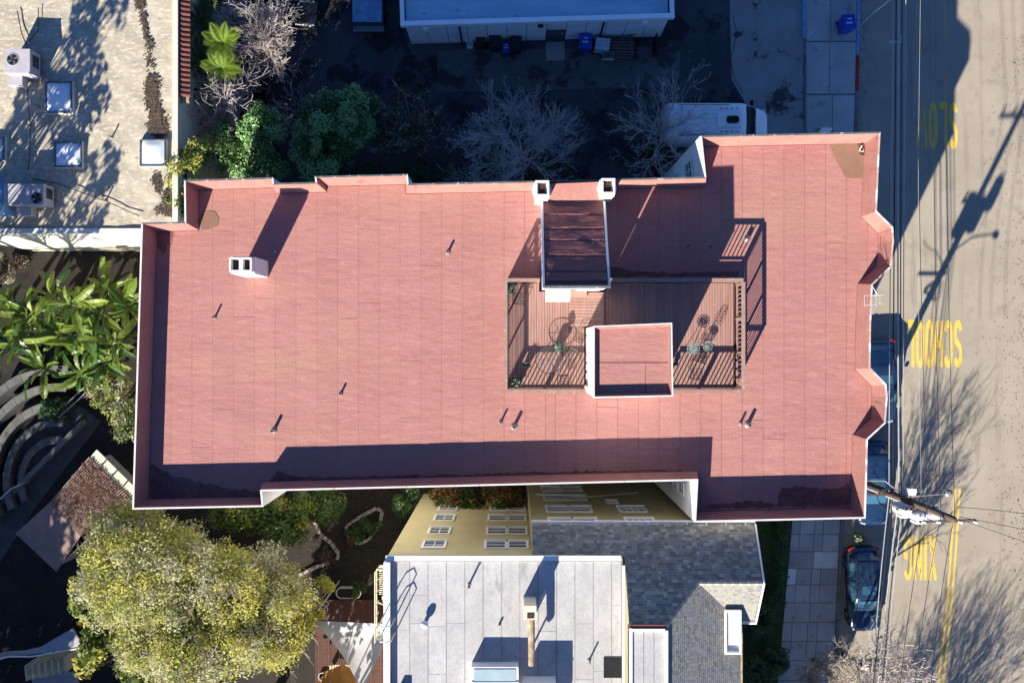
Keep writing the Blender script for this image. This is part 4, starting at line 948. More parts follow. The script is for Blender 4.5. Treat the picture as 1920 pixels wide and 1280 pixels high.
ncol = 13; zr = [0.02, .72, 1.6, 2.36, 2.92]; random.seed(3)
for c in range(ncol):
    for r0, r1 in zip(zr, zr[1:]):
        if c == 7 and r1 < 2.2: continue
        s0, s1 = Ln * c / ncol + .016, Ln * (c + 1) / ncol - .016; b = MB()
        vs = [tbp(s, d, z) for d in (-.03, random.uniform(0, .006)) for s, z in ((s0, r0 + .03), (s1, r0 + .03), (s1, r1 - .03), (s0, r1 - .03))]
        b.add(vs, [(4, 5, 6, 7), (0, 1, 5, 4), (1, 2, 6, 5), (2, 3, 7, 6), (3, 0, 4, 7)]); part("wall_panel", b, "panel_white", tb)
s0, s1 = Ln * 7 / ncol + .05, Ln * 8 / ncol - .05
mat("door_blue", (0.08, 0.11, 0.13), (0.06, 0.085, 0.1), rough=0.4)
b = MB(); b.add([tbp(s, d, z) for d in (-.03, .0) for s, z in ((s0, .05), (s1, .05), (s1, 2.2), (s0, 2.2))], [(4, 5, 6, 7), (0, 1, 5, 4), (1, 2, 6, 5), (2, 3, 7, 6), (3, 0, 4, 7)]); dd = part("door", b, "door_blue", tb)
p = tbp(s1 - .12, .03, 1.05); part("handle", MB().box(p, (.05, .06, .16)), "antenna", dd)
for e0, e1 in ((-.12, .22), ):
    b = MB(); vs = [tbp(s, d, z) for z in (2.92, 3.22) for s, d in ((-.2, .12), (Ln + .2, .12), (Ln + .2, -.12), (-.2, -.12))]
    b.add(vs, [(3, 2, 1, 0), (4, 5, 6, 7), (0, 1, 5, 4), (1, 2, 6, 5), (2, 3, 7, 6), (3, 0, 4, 7)]); part("coping", b, "panel_white", tb)
for s_ in (-.1, Ln + .1):
    b = MB(); vs = [tbp(s, d, z) for z in (2.93, 3.22) for s, d in ((s_ - .1, -.13), (s_ + .1, -.13), (s_ + .1, -6), (s_ - .1, -6))]
    b.add(vs, [(3, 2, 1, 0), (4, 5, 6, 7), (0, 1, 5, 4), (1, 2, 6, 5), (2, 3, 7, 6), (3, 0, 4, 7)]); part("coping", b, "panel_white", tb)
b = MB(); b.add([tbp(.05, -.1, 2.85), tbp(Ln - .05, -.1, 2.85), tbp(Ln - .05, -6, 2.85), tbp(.05, -6, 2.85)], [(0, 1, 2, 3)]); part("roof", b, "blue_roof", tb)
for s_ in (2.75, Ln - 3.3):
    b = MB(); b.tube([tbp(s_, .07, 2.9), tbp(s_, .07, .05)], .05, 6); part("downpipe", b, "black_metal", tb)
for s_ in (1.0, Ln - 1.2): part("scupper", MB().box(tbp(s_, .08, 2.5), (.3, .14, .3)), "panel_white", tb)
p = tbp(6.9, .1, 2.5); part("flood_lamp", MB().box(p, (.28, .14, .1)), "black_metal", tb)
solo("door_mat", MB().box(tbp((s0 + s1) / 2, .62, .03), (1.0, 1.0, .045), math.atan2(u.y, u.x)), "drive", "dark square landing slab in front of the panelled building's door", "slab")
# bins, crates, timber
mat("bin_blue", (0.02, 0.06, 0.42), (0.015, 0.045, 0.33), scale=3, rough=0.45)
mat("bin_black", (0.02, 0.022, 0.025), (0.014, 0.015, 0.017), scale=3, rough=0.5)
mat("timber", (0.14, 0.12, 0.11), (0.09, 0.08, 0.075), scale=4, rand=0.25)
mat("paper", (0.5, 0.58, 0.66), (0.4, 0.5, 0.58), scale=5, spots=(0.12, 0.12, 0.14), spot_scale=6, spot_lo=0.58, spot_hi=0.62)
def wheelie_bin(px, py, m, label, rz=0.0, mark=True, s=1.0):
    p = V(px, py, 1.0 * s); t = thing("wheelie_bin", label, "bin", (p.x, p.y, 0.0), rz, "wheeled bins")
    def taper(w0, d0, w1, d1, z0, z1, b): return b.add([(-w0, -d0, z0), (w0, -d0, z0), (w0, d0, z0), (-w0, d0, z0), (-w1, -d1, z1), (w1, -d1, z1), (w1, d1, z1), (-w1, d1, z1)], [(3, 2, 1, 0), (4, 5, 6, 7), (0, 1, 5, 4), (1, 2, 6, 5), (2, 3, 7, 6), (3, 0, 4, 7)])
    part("body", taper(.23 * s, .27 * s, .29 * s, .35 * s, .08, .98 * s, MB()), m, t, local=True)
    ld = part("lid", taper(.32 * s, .38 * s, .27 * s, .32 * s, .985 * s, 1.07 * s, MB()), m, t, local=True)
    if mark:
        part("label_plate", MB().box((0, -.05 * s, 1.075 * s), (.3 * s, .08 * s, .006)), "paper", ld, local=True)
        part("label_plate", MB().box((.02, .14 * s, 1.075 * s), (.2 * s, .06 * s, .006)), "paper", ld, local=True)
    for sx in (-1, 1): part("wheel", MB().tube([(sx * .22 * s, .3 * s, .1), (sx * .29 * s, .3 * s, .1)], .1, 12), "black_metal", t, local=True)
    part("handle", MB().tube([(-.2 * s, .4 * s, .93 * s), (.2 * s, .4 * s, .93 * s)], .018, 6), m, t, local=True)
wheelie_bin(1592, 42, "bin_blue", "bright blue wheeled bin on the pavement at the top of the street", .1, s=1.12)
wheelie_bin(1098, 78, "bin_blue", "blue wheeled bin beside the stacked timber at the panelled wall", -.05, s=1.1)
wheelie_bin(949, 89, "bin_blue", "small blue wheeled bin left of the panelled building's door", 0, s=.75)
wheelie_bin(928, 78, "bin_black", "black wheeled bin just left of the small blue bin", 0, False)
wheelie_bin(967, 82, "bin_black", "black wheeled bin just right of the small blue bin", 0, False)
wheelie_bin(901, 76, "bin_black", "black wheeled bin leftmost along the panelled wall", 0, False, .8)
wp = thing("timber_stack", "stack of grey timber boards against the panelled wall", "timber", V(1158, 85, 0))
random.seed(6)
for k in range(9):
    z_ = .15 + .09 * k; p = V(1160, 68 + k * 4.6, z_)
    part("timber_board", MB().box((p.x + random.uniform(-.06, .06), p.y, .46 + random.uniform(0, .16)), (1.65, .1, .05), -.02), "timber", wp)
for k in (-.6, .6): part("bearer", MB().box((V(1160, 0, 0).x + k, V(0, 88, .2).y, .23), (.1, 1.1, .4)), "timber", wp)
def crate(px, py, w, d, h, label, m="panel_white", rz=0.0, base=0.0):
    p = V(px, py, base + h); t = thing("crate", label, "crate", (p.x, p.y, base), rz, "crates by the panelled wall")
    part("crate_base", MB().box((0, 0, .02), (w, d, .04)), m, t, local=True)
    for sx in (-1, 1): part("crate_side", MB().box((sx * (w / 2 - .015), 0, h / 2 + .02), (.03, d, h)), m, t, local=True); part("crate_side", MB().box((0, sx * (d / 2 - .015), h / 2 + .02), (w - .07, .03, h)), m, t, local=True)
    part("divider", MB().box((0, 0, h / 2), (.03, d - .07, h - .06)), m, t, local=True)
crate(1141, 103, .62, .4, .3, "white divided crate in front of the timber stack", rz=-.1)
crate(881, 83, .32, .32, .35, "small pale square crate left of the black bins")
p = V(1130, 82, .85); b = MB(); b.box((p.x, p.y, .82), (.75, .62, .04), -.12); b.box((p.x - .02, p.y - .02, .45), (.72, .56, .7), -.12)
solo("cardboard_box", b, "paper", "white printed box standing on the timber stack beside the blue bin", "box")
p0, p1 = V(1236, 62, 1.2), V(1226, 95, 1.2)
t = thing("gate", "dark slatted gate at the right corner of the panelled building", "gate", (p0.x, p0.y, 0))
for k in range(7): part("slat", MB().box(((p0.x + p1.x) / 2, p0.y + (p1.y - p0.y) * (k + .5) / 7, .62), (.05, .1, 1.2)), "black_metal", t)
for zz_ in (1.1, .2): part("gate_rail", MB().box(((p0.x + p1.x) / 2 + .05, (p0.y + p1.y) / 2, zz_), (.04, p0.y - p1.y, .08)), "black_metal", t)
# ---------------------------------------------------------------- vehicles
mat("car_navy", (0.013, 0.034, 0.085), (0.012, 0.03, 0.075), rough=0.18, spec=0.6, scale=1)
mat("car_black", (0.012, 0.014, 0.02), (0.010, 0.012, 0.017), rough=0.2, spec=0.6, scale=1)
mat("car_slate", (0.015, 0.032, 0.065), (0.013, 0.028, 0.058), rough=0.2, spec=0.6, scale=1)
mat("car_glass", (0.035, 0.10, 0.16), (0.03, 0.085, 0.14), rough=0.04, spec=0.9, scale=1)  # blue in the base colour stands in for reflected sky
mat("car_trim", (0.015, 0.015, 0.016), (0.012, 0.012, 0.013), rough=0.6)
mat("chrome", (0.6, 0.6, 0.6), (0.55, 0.55, 0.55), rough=0.2, metal=1.0)
mat("tail_red", (0.42, 0.02, 0.015), (0.35, 0.015, 0.012), rough=0.2)
mat("lamp_white", (0.5, 0.52, 0.54), (0.42, 0.44, 0.46), rough=0.1)
mat("van_white", (0.86, 0.88, 0.9), (0.8, 0.82, 0.85), rough=0.35, scale=1.5)
def rrect(w, l0, l1, r, n=5):
    "rounded rectangle half-width w, from y=l0 to l1"
    out = []
    for cx, cy, a0 in ((w - r, l1 - r, 0), (-w + r, l1 - r, 90), (-w + r, l0 + r, 180), (w - r, l0 + r, 270)):
        for i in range(n + 1):
            a = math.radians(a0 + 90 * i / n); out.append((cx + r * math.cos(a), cy + r * math.sin(a)))
    return out
def loft(b, rings, cap=True):
    n = len(rings[0]); o = len(b.v); vs = [p for r in rings for p in r]
    fs = [(i * n + k, i * n + (k + 1) % n, (i + 1) * n + (k + 1) % n, (i + 1) * n + k) for i in range(len(rings) - 1) for k in range(n)]
    if cap: fs += [tuple(range(n - 1, -1, -1)), tuple(range((len(rings) - 1) * n, len(rings) * n))]
    return b.add(vs, fs)
def wheels(t, ys, w, r=.32):
    for y in ys:
        for sx in (-1, 1):
            o = part("wheel", MB().tube([(sx * (w - .22), y, r), (sx * (w - .01), y, r)], r, 18), "car_trim", t, local=True)
            part("rim", MB().tube([(sx * (w - .05), y, r), (sx * (w + .002), y, r)], r * .62, 12), "chrome", o, local=True)
def car(px, py, label, paint, L=4.5, W=.88, wagon=False, rz=0.0, group="cars parked along the kerb", ht=1.45):
    "front points to -y; py is the middle of the car on the ground"
    p = V(px, py, 0.7); t = thing("parked_car", label, "car", (p.x, p.y, 0.002), rz, group)
    h = L / 2
    # body as stations along the length: (y, half width, top height)
    st = [(-h, W * .60, .50), (-h + .10, W * .82, .66), (-h + .35, W * .95, .76), (-h + 1.05, W, .90), (-.1, W, .94), (h - 1.0, W, .97), (h - .35, W * .96, .98 if not wagon else .98), (h - .08, W * .86, .90), (h, W * .68, .62)]
    b = MB(); rings = []
    for y, w, z in st:
        zb = .22 if abs(y) < h - .3 else .32
        prof = [(-w * .9, zb), (-w, zb + .16), (-w * 1.0, z - .16), (-w * .95, z - .06), (-w * .78, z - .012), (-w * .4, z + .012), (0, z + .018), (w * .4, z + .012), (w * .78, z - .012), (w * .95, z - .06), (w, z - .16), (w, zb + .16), (w * .9, zb)]
        rings.append([(x, y, zz) for x, zz in prof])
    loft(b, rings); part("body", b, paint, t, local=True, smooth=True)
    # cabin
    y0, y1 = -h + 1.15, (h - .55 if not wagon else h - .22); r0, r1 = y0 + .72, (y1 - .75 if not wagon else y1 - .38)
    cb = [[(x, y, .93) for x, y in rrect(W * .93, y0, y1, .3)], [(x, y, .93 + (ht - .95) * .55) for x, y in rrect(W * .86, y0 + .40, y1 - (.42 if not wagon else .2), .26)],
          [(x, y, ht - .05) for x, y in rrect(W * .76, r0, r1, .22)], [(x, y, ht) for x, y in rrect(W * .62, r0 + .14, r1 - .14, .18)], [(x, y, ht + .018) for x, y in rrect(W * .2, r0 + .5, r1 - .5, .1)]]
    b = MB(); loft(b, cb); part("cabin", b, paint, t, local=True, smooth=True)
    def patch(name, q, up=.012):
        b = MB(); a = [Vector(x) for x in q]; nn = (a[1] - a[0]).cross(a[3] - a[0]).normalized()
        m = 6; vs = []
        for j in range(m + 1):
            for i in range(m + 1):
                u_, v_ = i / m, j / m
                e = (a[0] * (1 - u_) + a[1] * u_) * (1 - v_) + (a[3] * (1 - u_) + a[2] * u_) * v_
                vs.append(e + nn * (up + .05 * math.sin(math.pi * u_)))
        b.add(vs, [(j * (m + 1) + i, j * (m + 1) + i + 1, (j + 1) * (m + 1) + i + 1, (j + 1) * (m + 1) + i) for j in range(m) for i in range(m)])
        part(name, b, "car_glass", t, local=True, smooth=True)
    zt = ht - .055
    patch("windscreen", [(-W * .80, y0 + .1, .96), (W * .80, y0 + .1, .96), (W * .66, r0 + .0, zt), (-W * .66, r0 + .0, zt)])
    patch("rear_window", [(W * .78, y1 - .08, .97), (-W * .78, y1 - .08, .97), (-W * .66, r1, zt), (W * .66, r1, zt)])
    for s in (-1, 1):
        for a0, a1 in ((.04, .50), (.53, .95)):
            ya0, ya1 = y0 + .5 + (y1 - y0 - .95) * a0, y0 + .5 + (y1 - y0 - .95) * a1
            ta, tb2 = r0 + (r1 - r0) * a0, r0 + (r1 - r0) * a1
            q4 = [(s * W * .93, ya0, .99), (s * W * .93, ya1, .99), (s * W * .78, tb2, zt - .03), (s * W * .78, ta, zt - .03)]
            if s < 0: q4 = [q4[1], q4[0], q4[3], q4[2]]
            b = MB(); b.add([Vector(x) + Vector((s * .012, 0, .01)) for x in q4], [(0, 1, 2, 3)]); part("side_window", b, "car_glass", t, local=True)
        b = MB(); b.box((s * (W + .08), y0 + .42, .98), (.16, .10, .12)); part("mirror", b, paint, t, local=True)
        b = MB(); b.box((s * W * .62, -h + .17, .62), (.26, .16, .11), s * .3); part("headlight", b, "lamp_white", t, local=True)
        b = MB(); b.box((s * W * .72, h - .10, .80), (.34, .16, .14), -s * .3); part("taillight", b, "tail_red", t, local=True)
        b = MB(); b.tube([(s * W * .72, r0 + .05, ht - .0), (s * W * .76, 0, ht + .03), (s * W * .72, r1 - .05, ht - .0)], .014, 5); part("roof_rail", b, "chrome", t, local=True)
        b = MB(); b.tube([(s * (W + .005), -.2, .82), (s * (W + .02), -.05, .82)], .014, 5); part("door_handle", b, "chrome", t, local=True)
    b = MB(); b.tube([(-W * .72, -h + .05, .46), (0, -h - .02, .44), (W * .72, -h + .05, .46)], .03, 6); part("front_bumper", b, "chrome", t, local=True)
    part("sunroof", MB().box((0, r0 + .55, ht + .018), (.75, .45, .02)), "car_glass", t, local=True)
    for s in (-1, 1): part("wiper", MB().tube([(s * .1, y0 + .02, .975), (s * .1 + .35, y0 + .14, 1.04)], .01, 4), "car_trim", t, local=True)
    wheels(t, (-h + .85, h - .85), W)
    return t
car(1649, 716, "dark navy car partly under the roof edge beside the word SCHOOL", "car_navy", rz=.02)
car(1636, 906, "blue hatchback half hidden beneath the building's lower corner", "car_navy", wagon=True, rz=.03)
car(1620, 1104, "dark navy hatchback in full view below the utility pole", "car_slate", wagon=True, rz=.04, L=4.55)
car(570, -28, "black car at the top edge beside the bare tree", "car_black", rz=-.08, group="cars in the parking lot")
# pickup at the top edge
p = V(690, -30, .8); t = thing("pickup_truck", "dark pickup truck at the top edge left of the panelled building", "truck", (p.x, p.y, 0.002), 0, "cars in the parking lot")
b = MB(); loft(b, [[(x, y, z) for x, y in rrect(w, -2.3, 2.3, .18)] for w, z in ((.80, .35), (.9, .5), (.9, .95), (.86, 1.02))]); part("body", b, "car_black", t, local=True)
b = MB(); loft(b, [[(x, y, z) for x, y in rrect(w, y0, y1, .2)] for w, y0, y1, z in ((.84, -.2, 1.5, 1.021), (.74, .15, 1.35, 1.6), (.6, .35, 1.2, 1.66))]); part("cabin", b, "car_black", t, local=True, smooth=True)
part("tonneau_cover", MB().box((0, -1.25, 1.045), (1.55, 1.75, .04)), "curb_blue", t, local=True)
part("tailgate", MB().box((0, -2.28, .78), (1.6, .06, .5)), "car_black", t, local=True)
part("rear_bumper", MB().box((0, -2.38, .52), (1.65, .16, .16)), "chrome", t, local=True)
part("rear_window", MB().add([(-.68, -.13, 1.12), (.68, -.13, 1.12), (.6, .16, 1.55), (-.6, .16, 1.55)], [(0, 1, 2, 3)]), "car_glass", t, local=True)
for s in (-1, 1):
    part("taillight", MB().box((s * .8, -2.27, .82), (.14, .1, .3)), "tail_red", t, local=True); part("mirror", MB().box((s * 1.0, 1.1, 1.1), (.2, .1, .18)), "car_black", t, local=True)
wheels(t, (-1.4, 1.45), .9, .36)
# white van
p = V(1352, 227, 2.3); van = thing("white_van", "white high roofed van with roof vent in the shaded lot", "van", (p.x, p.y, 0.002), -math.pi / 2 + math.pi, "vehicles in the shaded lot")
van.rotation_euler = (0, 0, math.pi / 2)          # nose to the right of the picture
VL, VW = 2.75, .99
b = MB(); rings = []
for y, w, zt, zb in ((-VL, VW * .78, .95, .4), (-VL + .12, VW * .93, 1.12, .3), (-VL + .55, VW, 1.3, .28), (-VL + .78, VW, 1.45, .28), (-VL + 1.5, VW * .98, 2.36, .28), (-VL + 1.8, VW * .98, 2.46, .28), (VL - .12, VW * .98, 2.48, .28), (VL, VW * .94, 2.38, .34)):
    prof = [(-w * .95, zb), (-w, zb + .2), (-w, zt * .62), (-w * .94, zt - .16), (-w * .84, zt - .04), (-w * .5, zt), (0, zt + .02), (w * .5, zt), (w * .84, zt - .04), (w * .94, zt - .16), (w, zt * .62), (w, zb + .2), (w * .95, zb)]
    rings.append([(-x, -y, z) for x, z in prof])
loft(b, rings)
body = part("body", b, "van_white", van, local=True, smooth=True)
# van nose: local +y is the front; turn so that +y points to +x of the world
van.rotation_euler = (0, 0, -math.pi / 2)
def vp(name, q, m, par=van): b = MB(); b.add([(x, y, z) for x, y, z in q], [tuple(range(len(q)))]); return part(name, b, m, par, local=True)
mat("van_glass", (0.012, 0.02, 0.025), (0.01, 0.016, 0.02), rough=.05, spec=.5)
vp("windscreen", [(-.86, VL - .76, 1.47), (.86, VL - .76, 1.47), (.80, VL - 1.44, 2.32), (-.80, VL - 1.44, 2.32)], "van_glass")
for s in (-1, 1):
    part("mirror", MB().box((s * 1.14, VL - .95, 1.45), (.26, .12, .3)), "car_trim", van, local=True)
    part("headlight", MB().box((s * .78, VL - .2, 1.0), (.28, .2, .22)), "lamp_white", van, local=True)
    q4 = [(s * 1.003, VL - .95, 1.35), (s * 1.003, VL - 1.75, 1.35), (s * .965, VL - 1.75, 1.95), (s * .965, VL - 1.25, 1.95)]
    vp("side_window", q4 if s < 0 else q4[::-1], "car_glass")
    for k in range(6): part("roof_rib", MB().box((s * (.14 + .22 * (k % 3)), -.6 if k < 3 else -1.9, 2.505), (.05, 1.0 if k < 3 else 1.1, .02)), "van_white", van, local=True)
    for k in range(4): part("roof_fixing", MB().box((s * .6, VL - 1.95 - k * .28, 2.49), (.05, .08, .03)), "car_trim", van, local=True)
part("roof_rack_rail", MB().box((.78, -.9, 2.52), (.03, 2.6, .03)), "car_trim", van, local=True)
part("roof_rack_rail", MB().box((-.78, -.9, 2.52), (.03, 2.6, .03)), "car_trim", van, local=True)
for s in (-1, 1): part("wiper", MB().tube([(s * .1, VL - .74, 1.5), (s * .1 + .45, VL - .9, 1.7)], .012, 4), "car_trim", van, local=True)
part("bonnet_seam", MB().box((0, VL - .72, 1.415), (1.6, .03, .02)), "car_trim", van, local=True)
rv = part("roof_vent", MB().box((0, .35, 2.55), (.72, 1.2, .09)), "van_white", van, local=True)
b = MB(); loft(b, [[(x, y, z) for x, y in rrect(.19, .2, .85, .15)] for z in (2.6, 2.63)]); part("vent_opening", b, "car_trim", rv, local=True)
wheels(van, (-1.7, 1.75), .97, .36)

# ---------------------------------------------------------------- utility pole, wires, street lamp
mat("pole_wood", (0.13, 0.095, 0.07), (0.08, 0.06, 0.048), scale=4, stretch=(3, 3, .3), bump=0.4)
mat("porcelain", (0.75, 0.77, 0.78), (0.62, 0.65, 0.67), rough=0.25)
mat("transformer_grey", (0.66, 0.69, 0.72), (0.58, 0.61, 0.64), rough=0.35, scale=2)
mat("wire_dark", (0.03, 0.03, 0.033), (0.02, 0.02, 0.022), rough=0.5)
mat("wire_pale", (0.42, 0.43, 0.44), (0.33, 0.34, 0.35), rough=0.4)
PH = 12.4; pt = V(1788, 973, PH); pb = Vector((pt.x, pt.y, 0.0))
pole = thing("utility_pole", "tall wooden utility pole with transformers standing at the kerb", "utility pole", pb)
part("mast", MB().tube([pb, pb + Vector((0, 0, 6)), pb + Vector((0, 0, PH))], [.19, .165, .13], 12), "pole_wood", pole, smooth=True)
def at_h(h): return Vector((pb.x, pb.y, h))
for h, a0, a1 in ((11.9, -1.15, 1.15), (9.1, -.9, .9)):
    part("crossarm", MB().box(at_h(h) + Vector(((a0 + a1) / 2, -.17, 0)), (a1 - a0, .1, .12), 0.03), "pole_wood", pole)
INS = []
for h, xx in ((11.9, -1.05), (11.9, -.45), (11.9, .45), (11.9, 1.05), (9.1, -.8), (9.1, .8)):
    c = at_h(h) + Vector((xx, -.17, .06)); INS.append(c + Vector((0, 0, .26)))
    part("insulator", MB().lathe([(.03, 0), (.07, .06), (.04, .1), (.075, .14), (.04, .18), (.065, .22), (.02, .27)], c, 10), "porcelain", pole, smooth=True)
for k, (dx, dy, h, r_) in enumerate(((-.42, -.30, 8.6, .27), (.10, -.52, 8.9, .25), (.52, -.36, 9.5, .24))):
    c = at_h(0) + Vector((dx, dy, 0)); b = MB(); b.lathe([(r_ * .9, h - .55), (r_, h - .5), (r_, h + .32), (r_ * 1.04, h + .34), (r_ * 1.04, h + .38), (r_ * .7, h + .46), (.05, h + .5)], c, 16)
    tr = part("transformer", b, "transformer_grey", pole, smooth=False)
    for sx in (-.1, .1): part("bushing", MB().lathe([(.05, h + .44), (.03, h + .52), (.05, h + .58), (.025, h + .66)], c + Vector((sx, .04, 0)), 8), "porcelain", tr)
    part("cooling_fin", MB().box(c + Vector((0, -r_ - .05, h - .1)), (.3, .1, .6)), "transformer_grey", tr)
part("switch_box", MB().box(at_h(8.7) + Vector((-.1, .5, 0)), (.34, .3, .4)), "porcelain", pole)
part("switch_arm", MB().tube([at_h(8.6), at_h(8.6) + Vector((-.1, .5, -.05))], .03, 6), "vent_metal", pole)
part("conduit", MB().tube([at_h(.02) + Vector((-.12, -.15, 0)), at_h(8) + Vector((-.1, -.13, 0))], .045, 8), "porcelain", pole)
# street lamp arm on the pole (its shadow lies on the street)
b = MB(); b.tube([at_h(7.3), at_h(7.7) + Vector((.8, .15, 0)), at_h(7.75) + Vector((1.9, .25, 0))], .035, 6); ar = part("lamp_arm", b, "vent_metal", pole)
b = MB(); b.lathe([(.05, 7.62), (.17, 7.66), (.18, 7.74), (.08, 7.82)], (pb.x + 2.05, pb.y + .27, 0), 12); part("lamp_head", b, "vent_metal", ar)
b = MB()
for k in range(5):
    rr_ = .28 + .05 * k; c = at_h(6.1 + .03 * k) + Vector((-.25 + .04 * k, -.25, 0))
    b.tube([c + Vector((rr_ * math.cos(a), rr_ * math.sin(a), .1 * math.sin(2 * a))) for a in [2 * math.pi * i / 18 for i in range(19)]], .016, 5, cap=False)
part("cable_coil", b, "wire_dark", pole)
for k in range(4): b = MB(); b.tube([at_h(8.9 + .1 * k) + Vector((.3 * k - .4, -.4, 0)), at_h(8.4) + Vector((.2 * k - .2, -.8 - .1 * k, 0)), at_h(9.2) + Vector((.3 * k - .2, -.25, 0))], .013, 5); part("jumper_wire", b, "wire_dark", pole)
b = MB(); b.box(at_h(6.6) + Vector((-.5, .0, 0)), (1.5, .09, .1)); part("crossarm", b, "pole_wood", pole)
def wire(ptsz, r, m, label, sag=.35):
    b = MB(); pts = []
    for a, c in zip(ptsz, ptsz[1:]):
        A, C = V(*a), V(*c)
        for i in range(14):
            t_ = i / 14; q_ = A.lerp(C, t_); q_.z -= sag * 4 * t_ * (1 - t_); pts.append(q_)
    pts.append(V(*ptsz[-1]))
    b.tube(pts, r, 5, cap=False)
    return solo("overhead_wire", b, m, label, "wire", "overhead wires along the street")
wire([(1722, -700, 12.1), (1739, 945, 12.0), (1672, 1500, 12.1)], .014, "wire_dark", "thin dark overhead wire, first to the left of the utility pole's top", .5)
wire([(1757, -700, 12.2), (1764, 968, 12.15), (1700, 1500, 12.1)], .014, "wire_dark", "thin dark overhead wire meeting the pole top's middle insulator", .5)
wire([(1778, -700, 12.2), (1790, 962, 12.15), (1735, 1500, 12.1)], .014, "wire_dark", "thin dark overhead wire on the street side end of the crossarm", .5)
wire([(1740, -700, 9.4), (1722, 300, 9.2), (1728, 960, 9.3)], .008, "wire_pale", "pale overhead wire crossing the word SLOW to the transformers", .1)
LB = [(1681, 1667, 1629, .022, "wire_pale", 6.4), (1687, 1675, 1634, .028, "wire_dark", 6.6), (1692, 1686, 1643, .034, "wire_pale", 6.9), (1698, 1690, 1650, .026, "wire_dark", 7.1), (1705, 1694, 1655, .020, "wire_pale", 7.3)]
LBL = ["pale low cable nearest the building among the bundled cables", "dark low cable second from the building in the bundle", "thickest pale low cable in the middle of the bundle", "dark low cable second from the street in the bundle", "thin pale low cable on the street side of the bundle"]
for (xt, xp, xb_, r_, m, z_), lb_ in zip(LB, LBL): wire([(xt + 3, -700, z_), (xt - 8, 200, z_ - .15), (xp, 930, z_), (xb_ + 12, 1200, z_ - .1), (xb_ - 22, 1560, z_)], r_, m, lb_, .08)
wire([(1796, 950, 11.9), (1920, 962, 11.6), (2100, 975, 11.5)], .012, "wire_dark", "service wire leaving the pole top to the right edge, upper of three", .1)
wire([(1797, 968, 11.9), (1920, 992, 11.4), (2100, 1030, 11.2)], .012, "wire_dark", "service wire leaving the pole top to the right edge, middle of three", .1)
wire([(1797, 972, 9.2), (1920, 1015, 8.8), (2100, 1070, 8.5)], .012, "wire_dark", "service wire leaving the pole to the right edge, lower of three", .1)
wire([(1690, 925, 6.7), (1660, 902, 6.9), (1626, 901, 7.2)], .02, "wire_pale", "pale service cable from the pole to the building's corner", .05)
# lamp post / sign at the top right kerb
p = V(1601, 58, .1); t = thing("sign_post", "slim metal post with a pale sign plate at the top right kerb", "sign", p)
tp = V(1640, 24, 2.9); b = MB(); b.tube([(p.x, p.y, .1), (p.x, p.y, 2.9)], .035, 8); part("post", b, "antenna", t)
b = MB(); d_ = Vector((.5, .42, 0)); b.tube([(p.x, p.y, 2.85), (p.x + .45, p.y + .35, 3.0), (p.x + .75, p.y + .6, 3.0)], .03, 6); part("arm", b, "antenna", t)
part("sign_plate", MB().box((p.x + .9, p.y + .72, 3.0), (.5, .2, .06), .7), "lamp_white", t)
b = MB(); p = V(1516, 68, .1); b.box((p.x, p.y, .5), (.5, .1, .06), .7)
t = thing("marker_post", "short white marker at the end of the blue kerb", "post", (p.x, p.y, .13)); part("marker_plate", b, "lamp_white", t)
part("stem", MB().tube([(p.x, p.y, .12), (p.x, p.y, .47)], .025, 6), "antenna", t)
# white triangular thing just above the parapet: top of a sandwich board on the pavement
p = V(1551, 240, 1.0); t = thing("sandwich_board", "white folding sign board on the pavement peeking above the roof edge", "sign", (p.x, p.y, .12))
for s in (-1, 1):
    b = MB(); b.add([(p.x - .3, p.y + s * .25, .14), (p.x + .3, p.y + s * .25, .14), (p.x + .3, p.y + s * .012, 1.0), (p.x - .3, p.y + s * .012, 1.0)], [(0, 1, 2, 3)]); part("board", b, "white_paint", t)
# ---------------------------------------------------------------- trees
def grow(rng, b, p, d, L, r, lev, maxlev, spread, nk, up, bt, sides=3):
    seg = 3 if lev < 2 else 2; pts = [p]; rs = [r]; q = Vector(p); dd = Vector(d)
    for i in range(seg):
        dd = (dd + Vector((rng.uniform(-1, 1), rng.uniform(-1, 1), rng.uniform(-.6, 1) * .8)) * .22 + Vector((0, 0, up * .12))).normalized()
        q = q + dd * (L / seg); pts.append(q.copy()); rs.append(max(TWIG * .9, r * (1 - .38 * (i + 1) / seg)))
    (bt if lev == 0 else b).tube(pts, rs, 8 if lev == 0 else 5 if lev == 1 else sides, cap=lev == 0)
    if lev >= maxlev: return
    for k in range(nk[min(lev, len(nk) - 1)]):
        t_ = 1.0 if k == 0 else rng.uniform(.35, 1.0); idx = min(seg, max(1, int(round(t_ * seg)))); base = pts[idx]
        a = rng.uniform(0, 2 * math.pi); s = spread[min(lev, len(spread) - 1)] * rng.uniform(.6, 1.25)
        ax = dd.orthogonal().normalized(); ax.rotate(Matrix.Rotation(a, 3, dd)); nd = (dd * math.cos(s) + ax * math.sin(s)).normalized()
        grow(rng, b, base, nd, L * rng.uniform(.58, .82), max(TWIG, rs[idx] * rng.uniform(.62, .82)), lev + 1, maxlev, spread, nk, up, bt, sides)
def bare_tree(base, H, label, m="twig_grey", seed=1, lev=5, nk=(5, 4, 3, 3, 3), spread=(.75, .6, .55, .55), up=.5, r=.11, lean=(0, 0), bark="bark", group="leafless trees", tw=.0085, tf=.30):
    global TWIG; TWIG = tw
    base = Vector(base); t = thing("bare_tree", label, "tree", base, group=group); rng = random.Random(seed); b = MB(); bt = MB()
    grow(rng, b, base, Vector((lean[0], lean[1], 1)).normalized(), H * tf, r, 0, lev, spread, nk, up, bt)
    part("trunk", bt, bark, t, smooth=True); part("branches", b, m, t)
    return t
